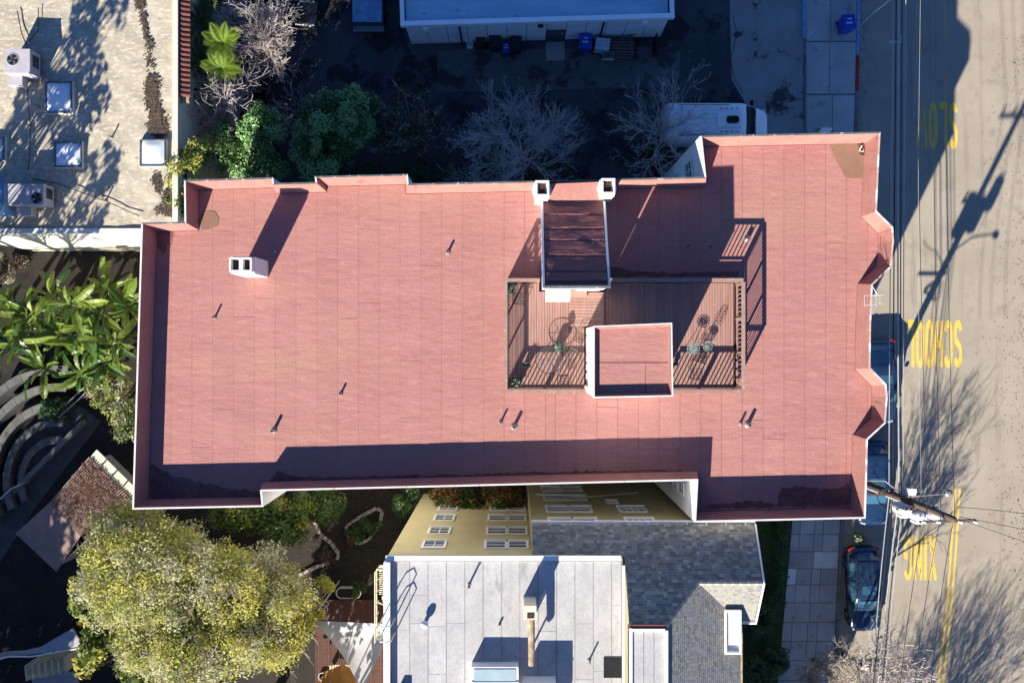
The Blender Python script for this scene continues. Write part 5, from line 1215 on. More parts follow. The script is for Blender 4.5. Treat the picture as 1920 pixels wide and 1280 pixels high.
def leafy(base, cen, rad, label, mats, weights, n, size, seed, clump_n=40, clump_r=.8, name="leafy_tree", cat="tree", group=None, twigs=None, trunk=True, shell=.3, flat=.55, trunk_r=.16, kw=None):
    "crown of many small leaves in clumps, trunk and limbs reaching into the clumps"
    base = Vector(base); t = thing(name, label, cat, base, group=group); rng = np.random.default_rng(seed)
    cens = cen if isinstance(cen, list) else [cen]; rads = rad if isinstance(rad, list) else [rad]; CC = []; RR = []
    for c, r in zip(cens, rads):
        C, R = clumps(rng, c, r, clump_n, clump_r); CC.append(C); RR.append(R)
    C = np.concatenate(CC); R = np.concatenate(RR); groups = []
    k = dict(shell=shell, flat=flat); k.update(kw or {})
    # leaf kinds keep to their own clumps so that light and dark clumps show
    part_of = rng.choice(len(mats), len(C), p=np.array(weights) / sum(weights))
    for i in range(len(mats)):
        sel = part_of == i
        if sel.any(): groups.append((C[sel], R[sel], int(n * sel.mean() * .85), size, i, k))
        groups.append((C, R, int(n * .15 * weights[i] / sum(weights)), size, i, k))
    me = crown_mesh("crown", groups, seed + 9); mats_of(me, list(mats))
    co = np.empty(len(me.vertices) * 3, np.float32); me.vertices.foreach_get("co", co); co = co.reshape(-1, 3) - np.array(base, np.float32); me.vertices.foreach_set("co", co.ravel()); me.update()
    part("crown", me, None, t)
    if trunk:
        top = Vector(cens[0]) + Vector((0, 0, -.2)); bt = MB(); mid = base.lerp(top, .5) + Vector((.1, .08, 0))
        bt.tube([base, mid, top], [trunk_r, trunk_r * .75, trunk_r * .45], 9); part("trunk", bt, "bark", t, smooth=True)
        bl = MB(); rr = random.Random(seed)
        for c, r in zip(C, R):
            if twigs:
                for _ in range(twigs[1]):
                    e = Vector(c) + Vector((rr.uniform(-1, 1) * r[0], rr.uniform(-1, 1) * r[1], rr.uniform(-.2, 1.0) * r[2]))
                    bl.tube([Vector(c).lerp(mid, .25), Vector(c), e], [.03, .02, .007], 3, cap=False)
                    for _k in range(3):
                        e2 = e + Vector((rr.uniform(-1, 1), rr.uniform(-1, 1), rr.uniform(0, 1))) * r[0] * .45; bl.tube([Vector(c).lerp(e, .6), e2], [.012, .005], 3, cap=False)
            bl.tube([mid.lerp(top, rr.random()), mid.lerp(Vector(c), .6), Vector(c)], [.06, .04, .02], 4, cap=False)
        part("limbs", bl, twigs[0] if twigs else "bark", t)
    return t
def G(px, py): # ground point under a pixel of the yard
    p = V(px, py, YARD); return p
def Wm(px, py, z): return tuple(V(px, py, z))
# big sunlit tree, lower left
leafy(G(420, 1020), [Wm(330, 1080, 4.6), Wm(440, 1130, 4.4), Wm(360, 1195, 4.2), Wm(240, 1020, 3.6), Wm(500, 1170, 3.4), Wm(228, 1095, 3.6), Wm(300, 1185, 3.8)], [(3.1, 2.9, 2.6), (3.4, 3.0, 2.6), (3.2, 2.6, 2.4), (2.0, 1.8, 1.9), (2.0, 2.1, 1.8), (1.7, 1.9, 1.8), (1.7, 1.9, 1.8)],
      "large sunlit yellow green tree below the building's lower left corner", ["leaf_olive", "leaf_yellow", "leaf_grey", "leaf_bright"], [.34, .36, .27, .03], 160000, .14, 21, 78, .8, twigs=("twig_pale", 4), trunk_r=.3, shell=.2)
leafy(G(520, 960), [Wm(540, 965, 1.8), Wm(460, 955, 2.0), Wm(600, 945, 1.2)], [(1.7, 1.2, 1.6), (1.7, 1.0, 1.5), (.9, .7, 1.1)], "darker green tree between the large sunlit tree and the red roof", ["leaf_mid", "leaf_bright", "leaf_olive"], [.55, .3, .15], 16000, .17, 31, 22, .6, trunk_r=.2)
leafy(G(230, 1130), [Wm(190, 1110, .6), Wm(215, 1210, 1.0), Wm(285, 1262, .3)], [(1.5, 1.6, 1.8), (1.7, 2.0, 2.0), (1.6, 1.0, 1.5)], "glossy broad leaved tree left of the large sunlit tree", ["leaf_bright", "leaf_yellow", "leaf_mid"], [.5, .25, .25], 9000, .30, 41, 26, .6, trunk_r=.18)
leafy(G(600, 1100), [Wm(600, 1120, .8)], [(.9, 1.3, 1.0)], "small sprig of tree reaching over the yard beside the sail shade", ["leaf_olive", "leaf_yellow"], [.6, .4], 2200, .17, 43, 10, .4, twigs=("twig_pale", 3), trunk_r=.08)
# shrubs left of the red roof
leafy(G(228, 760), [Wm(222, 745, -1.8), Wm(235, 795, -2.0), Wm(200, 722, -2.2)], [(1.4, 1.2, 1.1), (.9, 1.0, .9), (1.1, .9, .9)], "loose grey green shrub between banana plants and the building", ["leaf_mid", "leaf_grey", "leaf_olive"], [.4, .35, .25], 5200, .15, 51, 18, .45, name="shrub", cat="shrub", twigs=("twig_grey", 2), trunk_r=.06)
leafy(G(105, 762), [Wm(98, 760, -3.2)], [(.9, .7, .6)], "low star leaved plant beside the curved benches", ["leaf_mid", "leaf_dark"], [.6, .4], 900, .28, 53, 9, .35, name="shrub", cat="shrub", trunk_r=.05)
leafy(G(20, 520), [Wm(10, 500, -3.0)], [(1.2, 1.0, .9)], "dry brownish shrub at the left edge above the banana plants", ["leaf_brown", "leaf_grey"], [.7, .3], 2500, .13, 54, 12, .4, name="shrub", cat="shrub", trunk_r=.05)
mat("leaf_ever", (0.2, 0.36, 0.12), (0.13, 0.26, 0.085), scale=1.5, rough=.4)
# top: evergreen, shrubs, lit shrub by the old roof
leafy(V(640, 320, 0), [Wm(620, 240, 3.0), Wm(600, 290, 2.6), Wm(665, 220, 2.8)], [(1.75, 1.75, 1.7), (1.6, 1.2, 1.3), (1.15, 1.4, 1.3)], "dense dark green evergreen tree above the red roof", ["leaf_mid", "leaf_dark", "leaf_ever"], [.25, .05, .7], 19000, .16, 61, 34, .5, trunk_r=.15, flat=.28)
leafy(V(455, 330, -2.5), [Wm(430, 285, 2.4), Wm(500, 250, 2.8), Wm(480, 310, 2.0)], [(1.4, 1.2, 1.8), (1.2, 1.3, 1.9), (1.3, .9, 1.5)], "mid green shrub between the bare shrubs and the evergreen", ["leaf_mid", "leaf_ever"], [.5, .5], 12000, .14, 63, 26, .5, name="shrub", cat="shrub", trunk_r=.1)
leafy(V(350, 330, -3), [Wm(345, 330, 4.6), Wm(330, 378, 4.4), Wm(372, 290, 4.3)], [(.75, 1.1, 1.2), (.6, .7, 1.0), (.8, .8, 1.1)], "sunlit yellow green shrub at the edge of the weathered roof", ["leaf_olive", "leaf_bright", "leaf_yellow"], [.5, .3, .2], 6500, .14, 65, 18, .42, name="shrub", cat="shrub", trunk_r=.09)
leafy(V(385, 15, -3), [Wm(380, 5, 1.5)], [(1.0, .5, 1.0)], "bright green bush at the top edge beside the clay tiles", ["leaf_bright", "leaf_yellow"], [.6, .4], 2200, .15, 66, 9, .4, name="shrub", cat="shrub", trunk_r=.06)
leafy(V(790, 330, 0), [Wm(770, 215, 2.6), Wm(810, 250, 2.4), Wm(740, 260, 2.2)], [(1.5, 1.3, 1.4), (1.1, 1.1, 1.2), (1.1, 1.0, 1.1)], "shaded tree with dry brown leaves right of the evergreen", ["leaf_brown", "leaf_dark"], [.8, .2], 7000, .13, 67, 26, .5, twigs=("twig_dark", 2), trunk_r=.12)
leafy(V(850, 360, 0), [Wm(850, 330, .6), Wm(930, 335, .5), Wm(1050, 330, .5), Wm(760, 330, .6), Wm(680, 332, .7)], [(1.4, .6, .6)] * 5, "low dark hedge along the foot of the building's upper wall", ["leaf_dark", "leaf_mid"], [.8, .2], 9000, .12, 68, 12, .4, name="hedge", cat="hedge", trunk_r=.05)
leafy(V(1225, 330, 0), [Wm(1235, 296, .7)], [(.9, .5, .6)], "small glossy bush at the foot of the building's inner corner", ["leaf_mid", "leaf_bright"], [.7, .3], 1200, .13, 69, 9, .35, name="shrub", cat="shrub", trunk_r=.05)
bare_tree(V(985, 325, 0), 7.8, "large bare tree with blue grey branches above the roof's middle", "twig_dark", 3, 6, (9, 5, 4, 3, 3, 2), (1.05, .62, .5, .5, .5), .2, .15, (0, .2), tw=.0095)
bare_tree(V(1225, 292, 0), 7.6, "bare tree reaching over the white van", "twig_dark", 9, 6, (7, 4, 3, 3, 2, 2), (.9, .6, .5, .45), .35, .13, (.05, .35), tw=.0085)
bare_tree((V(405, 222, 5).x, V(405, 222, 5).y, -3.6), 10.0, "pale twiggy bare shrub beside the weathered roof", "twig_grey", 12, 6, (9, 5, 4, 3, 3, 2), (.75, .75, .65, .6), .15, .13, (-.03, 0))
bare_tree(V(520, 95, -1.0), 6.2, "sunlit bare tree at the top edge beside the parked cars", "twig_grey", 17, 6, (9, 5, 4, 3, 3, 2), (1.0, .7, .6, .55), .2, .12, (-.3, .1))
bare_tree(V(560, 220, -1.0), 3.6, "thin bare sapling left of the evergreen tree", "twig_dark", 19, 5, (5, 3, 3, 2), (.8, .6, .55), .3, .06)
bare_tree(V(1524, 1236, .1), 4.6, "pale bare street tree at the lower right kerb", "twig_pale", 23, 6, (8, 5, 3, 3, 3, 2), (.9, .65, .55, .5), .3, .12, (.05, -.05))
# trees standing outside the picture whose shadows fall into it
for k, (gx, gy, h, sd) in enumerate(((1583, 1226, 7.6, 71), (1575, 1570, 9.5, 77), (1640, 1600, 9.0, 79))):
    bare_tree(V(gx, gy, .1), h, ["tall bare street tree at the kerb, its crown at the bottom edge", "tall bare street tree below the lower right corner", "bare street tree farthest below the picture"][k], "twig_grey", sd, 6, (6, 4, 3, 3, 3, 2), (.6, .52, .5, .5), .5, .19, tw=.0105, tf=.36)
OFF = [(-33.5, -21, 11, 3.6, 5200, "tall evergreen just beyond the lower part of the left edge"), (-34, -29, 13, 4.4, 5200, "tallest evergreen beyond the lower left corner"), (-27.5, -30, 12, 4.2, 5200, "broad evergreen below the lower left corner"), (-40, -26, 13, 4.2, 4200, "farthest evergreen beyond the left edge"),
       (-25.8, 5.2, 15.5, 1.7, 420, "slender loose tree beyond the weathered roof's left edge, uppermost"), (-26.8, 1.6, 16.5, 1.9, 520, "loose crowned tree beyond the weathered roof's left edge"), (-24.9, -1.8, 15.5, 1.1, 260, "thin tree beyond the left edge nearest the banana plants"), (-27.3, -1.6, 15.5, 1.4, 340, "high thin crowned tree beyond the left edge"),
       (-14.8, -22.5, 11, 3.0, 3200, "evergreen added out of view below the bottom edge to shade the yard"), (-10.6, -22.5, 10.5, 1.9, 460, "loose crowned tree added out of view below the bottom edge to shade the sail")]  # these two are added out of view to shade yard and sail
for k, (gx, gy, h, r_, nl, lb_) in enumerate(OFF):
    g_ = Vector((gx, gy, YARD)); c = Vector((g_.x, g_.y, YARD + h - r_))
    if nl < 1000 and gx < -20: g_ = Vector((-31.8, gy - 1.0, YARD))       # these lean in from outside the picture
    leafy(g_, [tuple(c), tuple(c + Vector((r_ * .5, r_ * .3, -r_ * .7)))], [(r_, r_, r_ * (1.1 if nl > 2000 else 1.9)), (r_ * .9, r_ * .9, r_ * (1 if nl > 2000 else 1.6))], lb_, ["leaf_dark", "leaf_mid"], [.6, .4], nl, .55 if nl > 2000 else .42, 90 + k, 40 if nl > 2000 else 14, r_ * .3, group="trees beyond the left edge", trunk_r=.3 if nl > 2000 else .16)
# right: hedge, round bush
leafy(V(1468, 1050, .1), [Wm(1466, 985, .6), Wm(1464, 1030, .6), Wm(1460, 1075, .6), Wm(1458, 1118, .6), Wm(1430, 1128, .5)], [(.35, .8, .5)] * 4 + [(.8, .3, .5)], "clipped green hedge along the pavement beside the grey gable", ["leaf_dark", "leaf_mid"], [.5, .5], 6000, .10, 95, 22, .25, name="hedge", cat="hedge", trunk=False)
leafy(V(1420, 1160, .1), [Wm(1422, 1155, .8)], [(1.0, 1.1, .8)], "round clipped bush at the corner of the grey gabled roof", ["leaf_dark", "leaf_mid"], [.6, .4], 4200, .11, 96, 26, .3, name="shrub", cat="shrub", trunk_r=.08)
for k, (px, py_) in enumerate(((1420, 1262), (1452, 1240))):
    leafy(V(px, py_, .1), [Wm(px, py_, .7)], [(.8, .8, .7)], ["dark bush at the bottom edge beside the blue grey slope", "dark bush beside the pavement near the bottom edge"][k], ["leaf_dark"], [1], 2500, .12, 97 + k, 18, .3, name="shrub", cat="shrub", trunk_r=.06)
leafy(V(1608, 1012, 0), [Wm(1609, 1010, .5)], [(.34, .34, .35)], "small dry weed clump at the kerb above the navy hatchback", ["leaf_grey", "leaf_dark"], [.5, .5], 500, .16, 99, 8, .18, name="shrub", cat="shrub", trunk=False)
# autumn tree between the two houses
leafy(G(905, 905), [Wm(905, 945, -.2), Wm(855, 930, -.6), Wm(950, 935, -.4)], [(1.8, .9, 1.4), (1.2, .7, 1.2), (1.2, .7, 1.2)], "orange and green autumn tree in front of the tan house's windows", ["leaf_rust", "leaf_mid", "leaf_olive"], [.45, .3, .25], 9000, .15, 101, 22, .45, trunk_r=.12)
leafy(G(765, 940), [Wm(762, 935, -2.4)], [(.7, 1.1, .9)], "shaded shrub at the corner of the tan house", ["leaf_mid", "leaf_dark"], [.5, .5], 2200, .14, 102, 10, .35, name="shrub", cat="shrub", trunk_r=.05)

# ---------------------------------------------------------------- banana plants: every leaf a piece
mat("banana_leaf", (0.2, 0.27, 0.045), (0.12, 0.19, 0.03), leaf=.4, scale=1.2, rough=0.4, rand=0.35, spec=0.4)
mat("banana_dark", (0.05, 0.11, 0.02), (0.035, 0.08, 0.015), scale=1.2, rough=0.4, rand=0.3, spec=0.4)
mat("banana_rib", (0.36, 0.4, 0.16), (0.3, 0.34, 0.12), scale=3)
mat("banana_stem", (0.12, 0.13, 0.05), (0.08, 0.075, 0.03), scale=5)
def banana_leaf(L, w, curl, seed):
    rr = random.Random(seed); b = MB(); rows = []; n = 16
    for i in range(n + 1):
        t_ = i / n; y = L * (t_ - .12 * curl * t_ ** 2); z = .55 * L * (t_ * .6 - t_ ** 2 * (.55 + .35 * curl)); ww = w * min(1, 4.5 * t_) ** .6 * (1 - max(0, (t_ - .72) / .28) ** 2.2) + .004
        rows.append((y, z, ww))
    for s in (-1, 1):
        for i in range(n):
            (y0, z0, w0), (y1, z1, w1) = rows[i], rows[i + 1]; gap = rr.uniform(.0, .5) if rr.random() < .3 else 0
            e = (y1 - y0) * gap; dz = rr.uniform(-.03, .03)
            b.add([(0, y0, z0), (s * w0, y0 + .04, z0 + w0 * .32 + dz), (s * w1, y1 - e + .04, z1 + w1 * .32 + dz), (0, y1, z1)], [(0, 1, 2, 3) if s > 0 else (3, 2, 1, 0)], 0)
    b.tube([(0, -.35, -.12)] + [(0, y, z - .012) for y, z, _ in rows[::3]], [.03] + [.022 * (1 - .13 * k) for k in range(len(rows[::3]))], 4, 1, cap=False)
    me = b.mesh("leaf"); mats_of(me, ["banana_leaf", "banana_rib"]); return me
BL = [banana_leaf(1.9, .2, .5, 1), banana_leaf(1.8, .19, 1.3, 2), banana_leaf(2.2, .2, .2, 3), banana_leaf(1.4, .15, 1.0, 4), banana_leaf(2.0, .18, 1.6, 5)]
BLD = []
for me in BL:
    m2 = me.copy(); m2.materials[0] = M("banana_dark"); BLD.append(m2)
BLB = []
for me in BL[1:4]:
    m2 = me.copy(); m2.materials[0] = M("leaf_rust"); BLB.append(m2)
rr = random.Random(14)
BP = [(60, 590, 3.6), (130, 570, 3.9), (185, 590, 3.7), (110, 630, 3.4), (30, 645, 3.2), (170, 650, 3.3), (215, 640, 3.4), (15, 570, 3.1), (75, 690, 2.7), (150, 700, 2.6), (232, 575, 3.0), (95, 555, 3.3), (150, 612, 3.7), (45, 615, 3.5), (200, 545, 2.9), (195, 680, 2.8)]
BN = ["topmost of the left pair", "tallest in the middle of the clump", "in the upper right of the clump", "at the heart of the clump", "at the left edge of the clump", "below the heart of the clump", "nearest the building's wall", "at the left edge, upper one", "lowest, over the curved benches", "lowest, towards the building", "uppermost beside the building's wall", "at the upper rim of the clump", "just right of the clump's heart", "just left of the clump's heart", "at the upper right rim", "lowest, closest to the grey green shrub"]
for k, (px, py_, h) in enumerate(BP):
    p = V(px, py_, YARD + h); t = thing("banana_plant", "broad leaved banana plant, %s" % BN[k], "banana plant", (p.x, p.y, YARD), group="banana plants left of the building")
    part("stem", MB().tube([(0, 0, 0), (.05, .02, h * .5), (0, 0, h)], [.12, .1, .06], 8), "banana_stem", t, local=True)
    nl = 13
    for i in range(nl):
        a = 2 * math.pi * i / nl + rr.uniform(-.3, .3); el = rr.uniform(-.1, .9); s = rr.uniform(.6, 1.15)
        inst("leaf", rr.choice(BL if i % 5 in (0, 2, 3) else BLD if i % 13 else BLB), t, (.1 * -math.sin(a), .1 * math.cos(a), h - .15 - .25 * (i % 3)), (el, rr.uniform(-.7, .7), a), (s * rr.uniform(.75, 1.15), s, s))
# tree ferns by the clay tiles
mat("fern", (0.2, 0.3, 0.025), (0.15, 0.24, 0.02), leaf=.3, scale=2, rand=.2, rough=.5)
mat("fern_shaded", (0.035, 0.075, 0.02), (0.025, 0.055, 0.015), scale=2, rand=.2, rough=.5)  # same fern with its colour darkened for the plants in shade
def frond(m, L=1.5):
    b = MB(); n = 22
    for i in range(n):
        t_ = (i + .6) / n; y = L * t_; z = .3 * L * (t_ - 1.25 * t_ ** 2); ll = .30 * L * math.sin(math.pi * min(1, t_ * .85 + .12)) + .02
        for s in (-1, 1): b.add([(0, y, z), (s * ll * .5, y + .05, z + .02), (s * ll, y + .11, z - .02), (s * ll * .5, y - .02 + .018, z + .015)], [(0, 1, 2, 3) if s < 0 else (3, 2, 1, 0)])
    b.tube([(0, 0, 0), (0, L * .5, .3 * L * (.5 - .3125)), (0, L, -.075 * L)], [.014, .01, .004], 4, cap=False)
    me = b.mesh("frond"); mats_of(me, m); return me
FR, FRD = frond("fern"), frond("fern_shaded", 1.7)
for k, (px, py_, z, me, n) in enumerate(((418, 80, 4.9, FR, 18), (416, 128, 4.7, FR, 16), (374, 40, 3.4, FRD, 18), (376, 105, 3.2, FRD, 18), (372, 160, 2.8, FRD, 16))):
    p = V(px, py_, z); gz = ground_z(p.x, p.y); t = thing("tree_fern", ["bright sunlit tree fern nearest the top edge", "bright sunlit tree fern below its twin", "shaded dark tree fern beside the clay tiles, upper", "shaded dark tree fern beside the clay tiles, middle one", "shaded dark tree fern below the last clay tile"][k], "tree fern", (p.x, p.y, gz), group="tree ferns")
    part("stem", MB().tube([(0, 0, 0), (0, 0, z - gz)], [.12, .09], 8), "bark", t, local=True)
    for i in range(n):
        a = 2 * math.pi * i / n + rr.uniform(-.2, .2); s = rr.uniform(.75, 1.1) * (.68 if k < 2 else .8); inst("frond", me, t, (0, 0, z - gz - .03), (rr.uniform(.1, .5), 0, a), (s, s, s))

# ---------------------------------------------------------------- garden theatre, pavilion, stair at the left
mat("paver_dark", (0.075, 0.075, 0.075), (0.05, 0.05, 0.05), scale=0.8, bump=0.2, spots=(0.11, 0.1, 0.09), spot_scale=1.2, spot_lo=0.6)
mat("bench_stone", (0.15, 0.145, 0.135), (0.1, 0.097, 0.09), scale=2.5, rand=0.12, bump=0.2)
mat("wood_red", (0.12, 0.06, 0.045), (0.085, 0.042, 0.032), scale=3, stretch=(.6, 5, 1), rand=0.15)
mat("pinkish", (0.27, 0.19, 0.16), (0.21, 0.145, 0.12), scale=1.5, bump=.2, spots=(0.16, 0.10, 0.06), spot_scale=9, spot_lo=0.62)
b = MB(); b.prism([G(-250, 700), G(150, 760), G(190, 790), G(60, 960), G(-80, 1180), G(-250, 1180)], YARD - .2, YARD + .01); struct("garden_paving", b, "paver_dark")
th = thing("garden_theatre", "tiers of curved stone benches at the left edge below the banana plants", "bench", G(60, 880))
cc = G(108, 905)
for k, rpx in enumerate((78, 106, 134, 162, 190)):
    Rm = rpx * mpp(YARD); z_ = YARD + .42 + .34 * k; sc_ = (CAM_H - z_) / (CAM_H - YARD)
    c0 = Vector((cc.x * sc_, cc.y * sc_))
    for j in range(13):
        a0, a1 = math.radians(84 + j * 9.4), math.radians(84 + (j + .97) * 9.4); pts = []
        for r_ in (Rm, Rm - .40):
            seq = [a0 + (a1 - a0) * i / 3 for i in range(4)]
            pts += [(c0.x + r_ * .96 * math.cos(a), c0.y + r_ * 1.12 * math.sin(a)) for a in (seq if r_ == Rm else seq[::-1])]
        b = MB(); b.prism(pts, z_ - .07, z_); part("bench_stone", b, "bench_stone", th)
    b = MB(); pts = []
    for r_ in (Rm - .05, Rm - .33): seq = [math.radians(84 + 122 * i / 24) for i in range(25)]; pts += [(c0.x + r_ * .96 * math.cos(a), c0.y + r_ * 1.12 * math.sin(a)) for a in (seq if r_ == Rm - .05 else seq[::-1])]
    b.prism(pts, YARD, z_ - .075); part("bench_riser", b, "paver_dark", th)
# hand rails and low wall of the path
for k, (pts, z_, lb_) in enumerate((([(100, 780), (150, 733), (180, 706)], YARD + 1.0, "pale metal hand rail beside the path, upper one"), ([(108, 784), (150, 746), (172, 722)], YARD + .9, "pale metal hand rail beside the path, lower one"), ([(0, 935), (22, 915), (38, 908)], YARD + 1.0, "short pale metal hand rail at the left edge"))):
    t = thing("hand_rail", lb_, "railing", G(*pts[0])); part("rail", MB().tube([V(*p, z_) for p in pts], .03, 6), "antenna", t)
    for p in pts: q_ = V(*p, z_); part("post", MB().tube([(q_.x, q_.y, YARD), (q_.x, q_.y, z_ - .02)], .025, 6), "antenna", t)
b = MB(); 
for s in ribbon([G(162, 790).xy, G(40, 912).xy, G(-40, 985).xy], .28): b.prism([tuple(p) for p in s], YARD, YARD + .5)
solo("low_wall", b, "bench_stone", "low stone wall running diagonally past the curved benches", "wall")
# pavilion
PVZ = -1.2
c_ = [V(35, 985, PVZ), V(163, 855, PVZ + .1), V(248, 935, PVZ), V(108, 1068, PVZ)]
pav = thing("garden_pavilion", "garden shed with red brown slatted roof littered with fallen leaves", "shed", G(140, 960))
A0 = V(92, 942, PVZ); B0 = V(166, 856, PVZ); C0 = V(246, 935, PVZ); D0 = V(150, 1005, PVZ)
ux = (C0 - B0); vx = (A0 - B0); nsl = 24
b = MB(); b.add([(*B0.xy, PVZ - .1), (*C0.xy, PVZ - .1), (*D0.xy, PVZ - .1), (*A0.xy, PVZ - .1)], [(0, 1, 2, 3), (3, 2, 1, 0)])
part("roof_board", b, "deck_under", pav)
for i in range(nsl):
    f0, f1 = (i + .1) / nsl, (i + .66) / nsl; P0, P1 = B0.lerp(C0, f0), B0.lerp(C0, f1); Q0, Q1 = A0.lerp(D0, f0), A0.lerp(D0, f1)
    b = MB(); b.prism([P0.xy, P1.xy, Q1.xy, Q0.xy], PVZ - .08, PVZ - .02); part("roof_slat", b, "pinkish", pav)
A1, D1 = V(28, 1000, PVZ - .3), V(105, 1072, PVZ - .3)
b = MB(); b.add([(*A0.xy, PVZ - .06), (*D0.xy, PVZ - .06), (*D1.xy, PVZ - .35), (*A1.xy, PVZ - .35)], [(3, 2, 1, 0)]); part("roof_apron", b, "pinkish", pav)
for i in range(4):
    P0, P1 = B0.lerp(C0, i / 4 + .015), B0.lerp(C0, (i + 1) / 4 - .015); off = (B0 - A0).normalized() * .55
    b = MB(); b.prism([P0.xy, P1.xy, (P1 + off).xy, (P0 + off).xy], PVZ - .2, PVZ - .12); part("awning_panel", b, "cream_metal", pav)
b = MB(); ins = [B0.lerp(D0, .05), C0.lerp(A0, .05), D1.lerp(B0, .05), A1.lerp(C0, .05)]
for i in range(4): b.add([(*ins[i].xy, YARD), (*ins[(i + 1) % 4].xy, YARD), (*ins[(i + 1) % 4].xy, PVZ - .4), (*ins[i].xy, PVZ - .4)], [(0, 1, 2, 3)])
part("wall", b, "unit_metal", pav)
rng = np.random.default_rng(77); n_ = 1500; uu, vv = rng.random(n_), rng.random(n_); keep = rng.random(n_) < (np.exp(-((uu - .5) ** 2 + (vv - .45) ** 2) * 4)); uu, vv = uu[keep], vv[keep]
Pm = np.array(B0)[None] + uu[:, None] * np.array(ux)[None] + vv[:, None] * np.array(A0 - B0)[None]; Pm[:, 2] = PVZ + .0 + .03 * rng.random(len(uu)); an = rng.random(len(uu)) * 6.28; LL = .10 * (.6 + rng.random(len(uu)))
T_ = np.stack([np.cos(an), np.sin(an), .4 * (rng.random(len(uu)) - .5)], 1) * LL[:, None]; S_ = np.stack([-np.sin(an), np.cos(an), .3 * (rng.random(len(uu)) - .5)], 1) * LL[:, None] * .3
vv_ = np.stack([Pm - T_, Pm - S_, Pm + T_, Pm + S_], 1).reshape(-1, 3) - np.array(pav.location)[None]
me = np_mesh("fallen_leaves", vv_, np.arange(len(vv_)).reshape(-1, 4)); mats_of(me, "leaf_fallen") if "leaf_fallen" in MATS else mats_of(me, mat("leaf_fallen", (0.11, 0.05, 0.035), (0.07, 0.035, 0.025), scale=5))
o = part("fallen_leaves", me, None, pav); o["kind"] = "stuff"
# garden stair, lower left corner
st = thing("garden_stair", "grey curved porch roof and stair with yellowish posts in the lower left corner", "stair", G(70, 1240))
PZ2 = -1.4
b = MB(); b.prism([V(x, y, PZ2) for x, y in ((-40, 1235), (12, 1222), (45, 1220), (75, 1213), (100, 1198), (135, 1178), (150, 1200), (150, 1212), (60, 1226), (12, 1228), (-40, 1250))], PZ2 - .15, PZ2); part("porch_roof", b, "unit_metal", st)
b = MB(); b.tube([V(-40, 1246, PZ2), V(15, 1230, PZ2), V(60, 1230, PZ2), V(150, 1214, PZ2)], .05, 6); part("gutter", b, "gutter", st)
for k in range(7):
    p = V(61 + k * 12, 1253 - k * 2.6, PZ2 - .9); part("post", MB().box((p.x, p.y, YARD + 1.25), (.1, .85, 2.3), .1), "cream_metal", st)
for k in range(5):
    p = V(100, 1266 + k * 9, -3.2); part("step", MB().box((p.x, p.y, -3.25 - k * .14), (2.6, .22, .12), .12), "unit_metal", st)
# ---------------------------------------------------------------- yard of the tan house
mat("edging_stone", (0.4, 0.38, 0.34), (0.28, 0.265, 0.24), scale=3, rand=.2)
def bed(px_pts, label):
    t = thing("stone_edging", label, "stone edging", G(*px_pts[0]), group="stone edged beds in the yard"); rr_ = random.Random(len(label))
    for a, c in zip(px_pts, px_pts[1:]):
        A, C = G(*a), G(*c); n = max(1, int((C - A).length / .28))
        for i in range(n):
            p = A.lerp(C, (i + .5) / n); d = C - A
            part("stone", MB().box((p.x, p.y, YARD + .06), ((C - A).length / n * .85, .15 + rr_.uniform(0, .05), .18), math.atan2(d.y, d.x) + rr_.uniform(-.15, .15)), "edging_stone", t)
bed([(650, 985), (680, 966), (706, 952), (717, 958), (712, 985), (690, 1012), (672, 1018), (655, 1008), (650, 985)], "stone edged planting bed in the middle of the shaded yard")
bed([(590, 975), (600, 1000), (622, 1018), (636, 1038), (632, 1048)], "curving stone edge between the large tree and the yard path")
bed([(560, 1078), (590, 1063), (618, 1054)], "short stone edge below the dark yucca")
leafy(G(685, 985), [Wm(690, 985, YARD + .35), Wm(663, 1005, YARD + .3)], [(.6, .6, .4), (.5, .5, .35)], "low green planting inside the stone edged bed", ["leaf_dark", "leaf_mid", "leaf_rust"], [.5, .35, .15], 2000, .13, 103, 10, .3, name="shrub", cat="shrub", trunk=False)
YB = frond("leaf_brown", .9)
p = G(618, 1042); t = thing("yucca", "dark spiky yucca beside the curving stone edge", "yucca", (p.x, p.y, YARD))
part("stem", MB().tube([(0, 0, 0), (0, 0, .3)], [.1, .08], 7), "bark", t, local=True)
for i in range(14): a = i * .45; b = MB(); b.add([(0, 0, 0), (.035, .4, .1), (0, .85, .0), (-.035, .4, .1)], [(0, 1, 2, 3)]); o = part("leaf", b, "leaf_brown", t, local=True); o.location = (0, 0, .3); o.rotation_euler = (.35 + .2 * (i % 3), 0, a)
dkp = [(592, 1122), (715, 1120), (728, 1180), (728, 1290), (590, 1290)]
yd = thing("redwood_deck", "red brown wooden deck under the pale sail shade", "deck", G(655, 1190))
x_ = G(592, 0).x; y_t = G(0, 1122).y; y_b = G(0, 1300).y; k = 0
while x_ < G(730, 0).x:
    part("deck_board", MB().box((x_ + .07, (y_t + y_b) / 2, YARD + .2), (.13, y_t - y_b, .04)), "wood_red", yd); x_ += .145
part("deck_base", MB().box(((G(592, 0).x + G(730, 0).x) / 2, (y_t + y_b) / 2, YARD + .085), (G(730, 0).x - G(592, 0).x - .1, y_t - y_b - .1, .16)), "deck_under", yd)
p = V(653, 1112, YARD + .5); t = thing("stock_tank", "oval metal tub planter beside the redwood deck", "planter", (p.x, p.y, YARD))
ov = [(p.x + (.42 if math.cos(a) > 0 else -.42) + .31 * math.cos(a), p.y + .31 * math.sin(a)) for a in [2 * math.pi * i / 28 + .01 for i in range(28)]]
b = MB(); inn = [((x - p.x) * .94 + p.x, (y - p.y) * .9 + p.y) for x, y in ov]; nn = 28
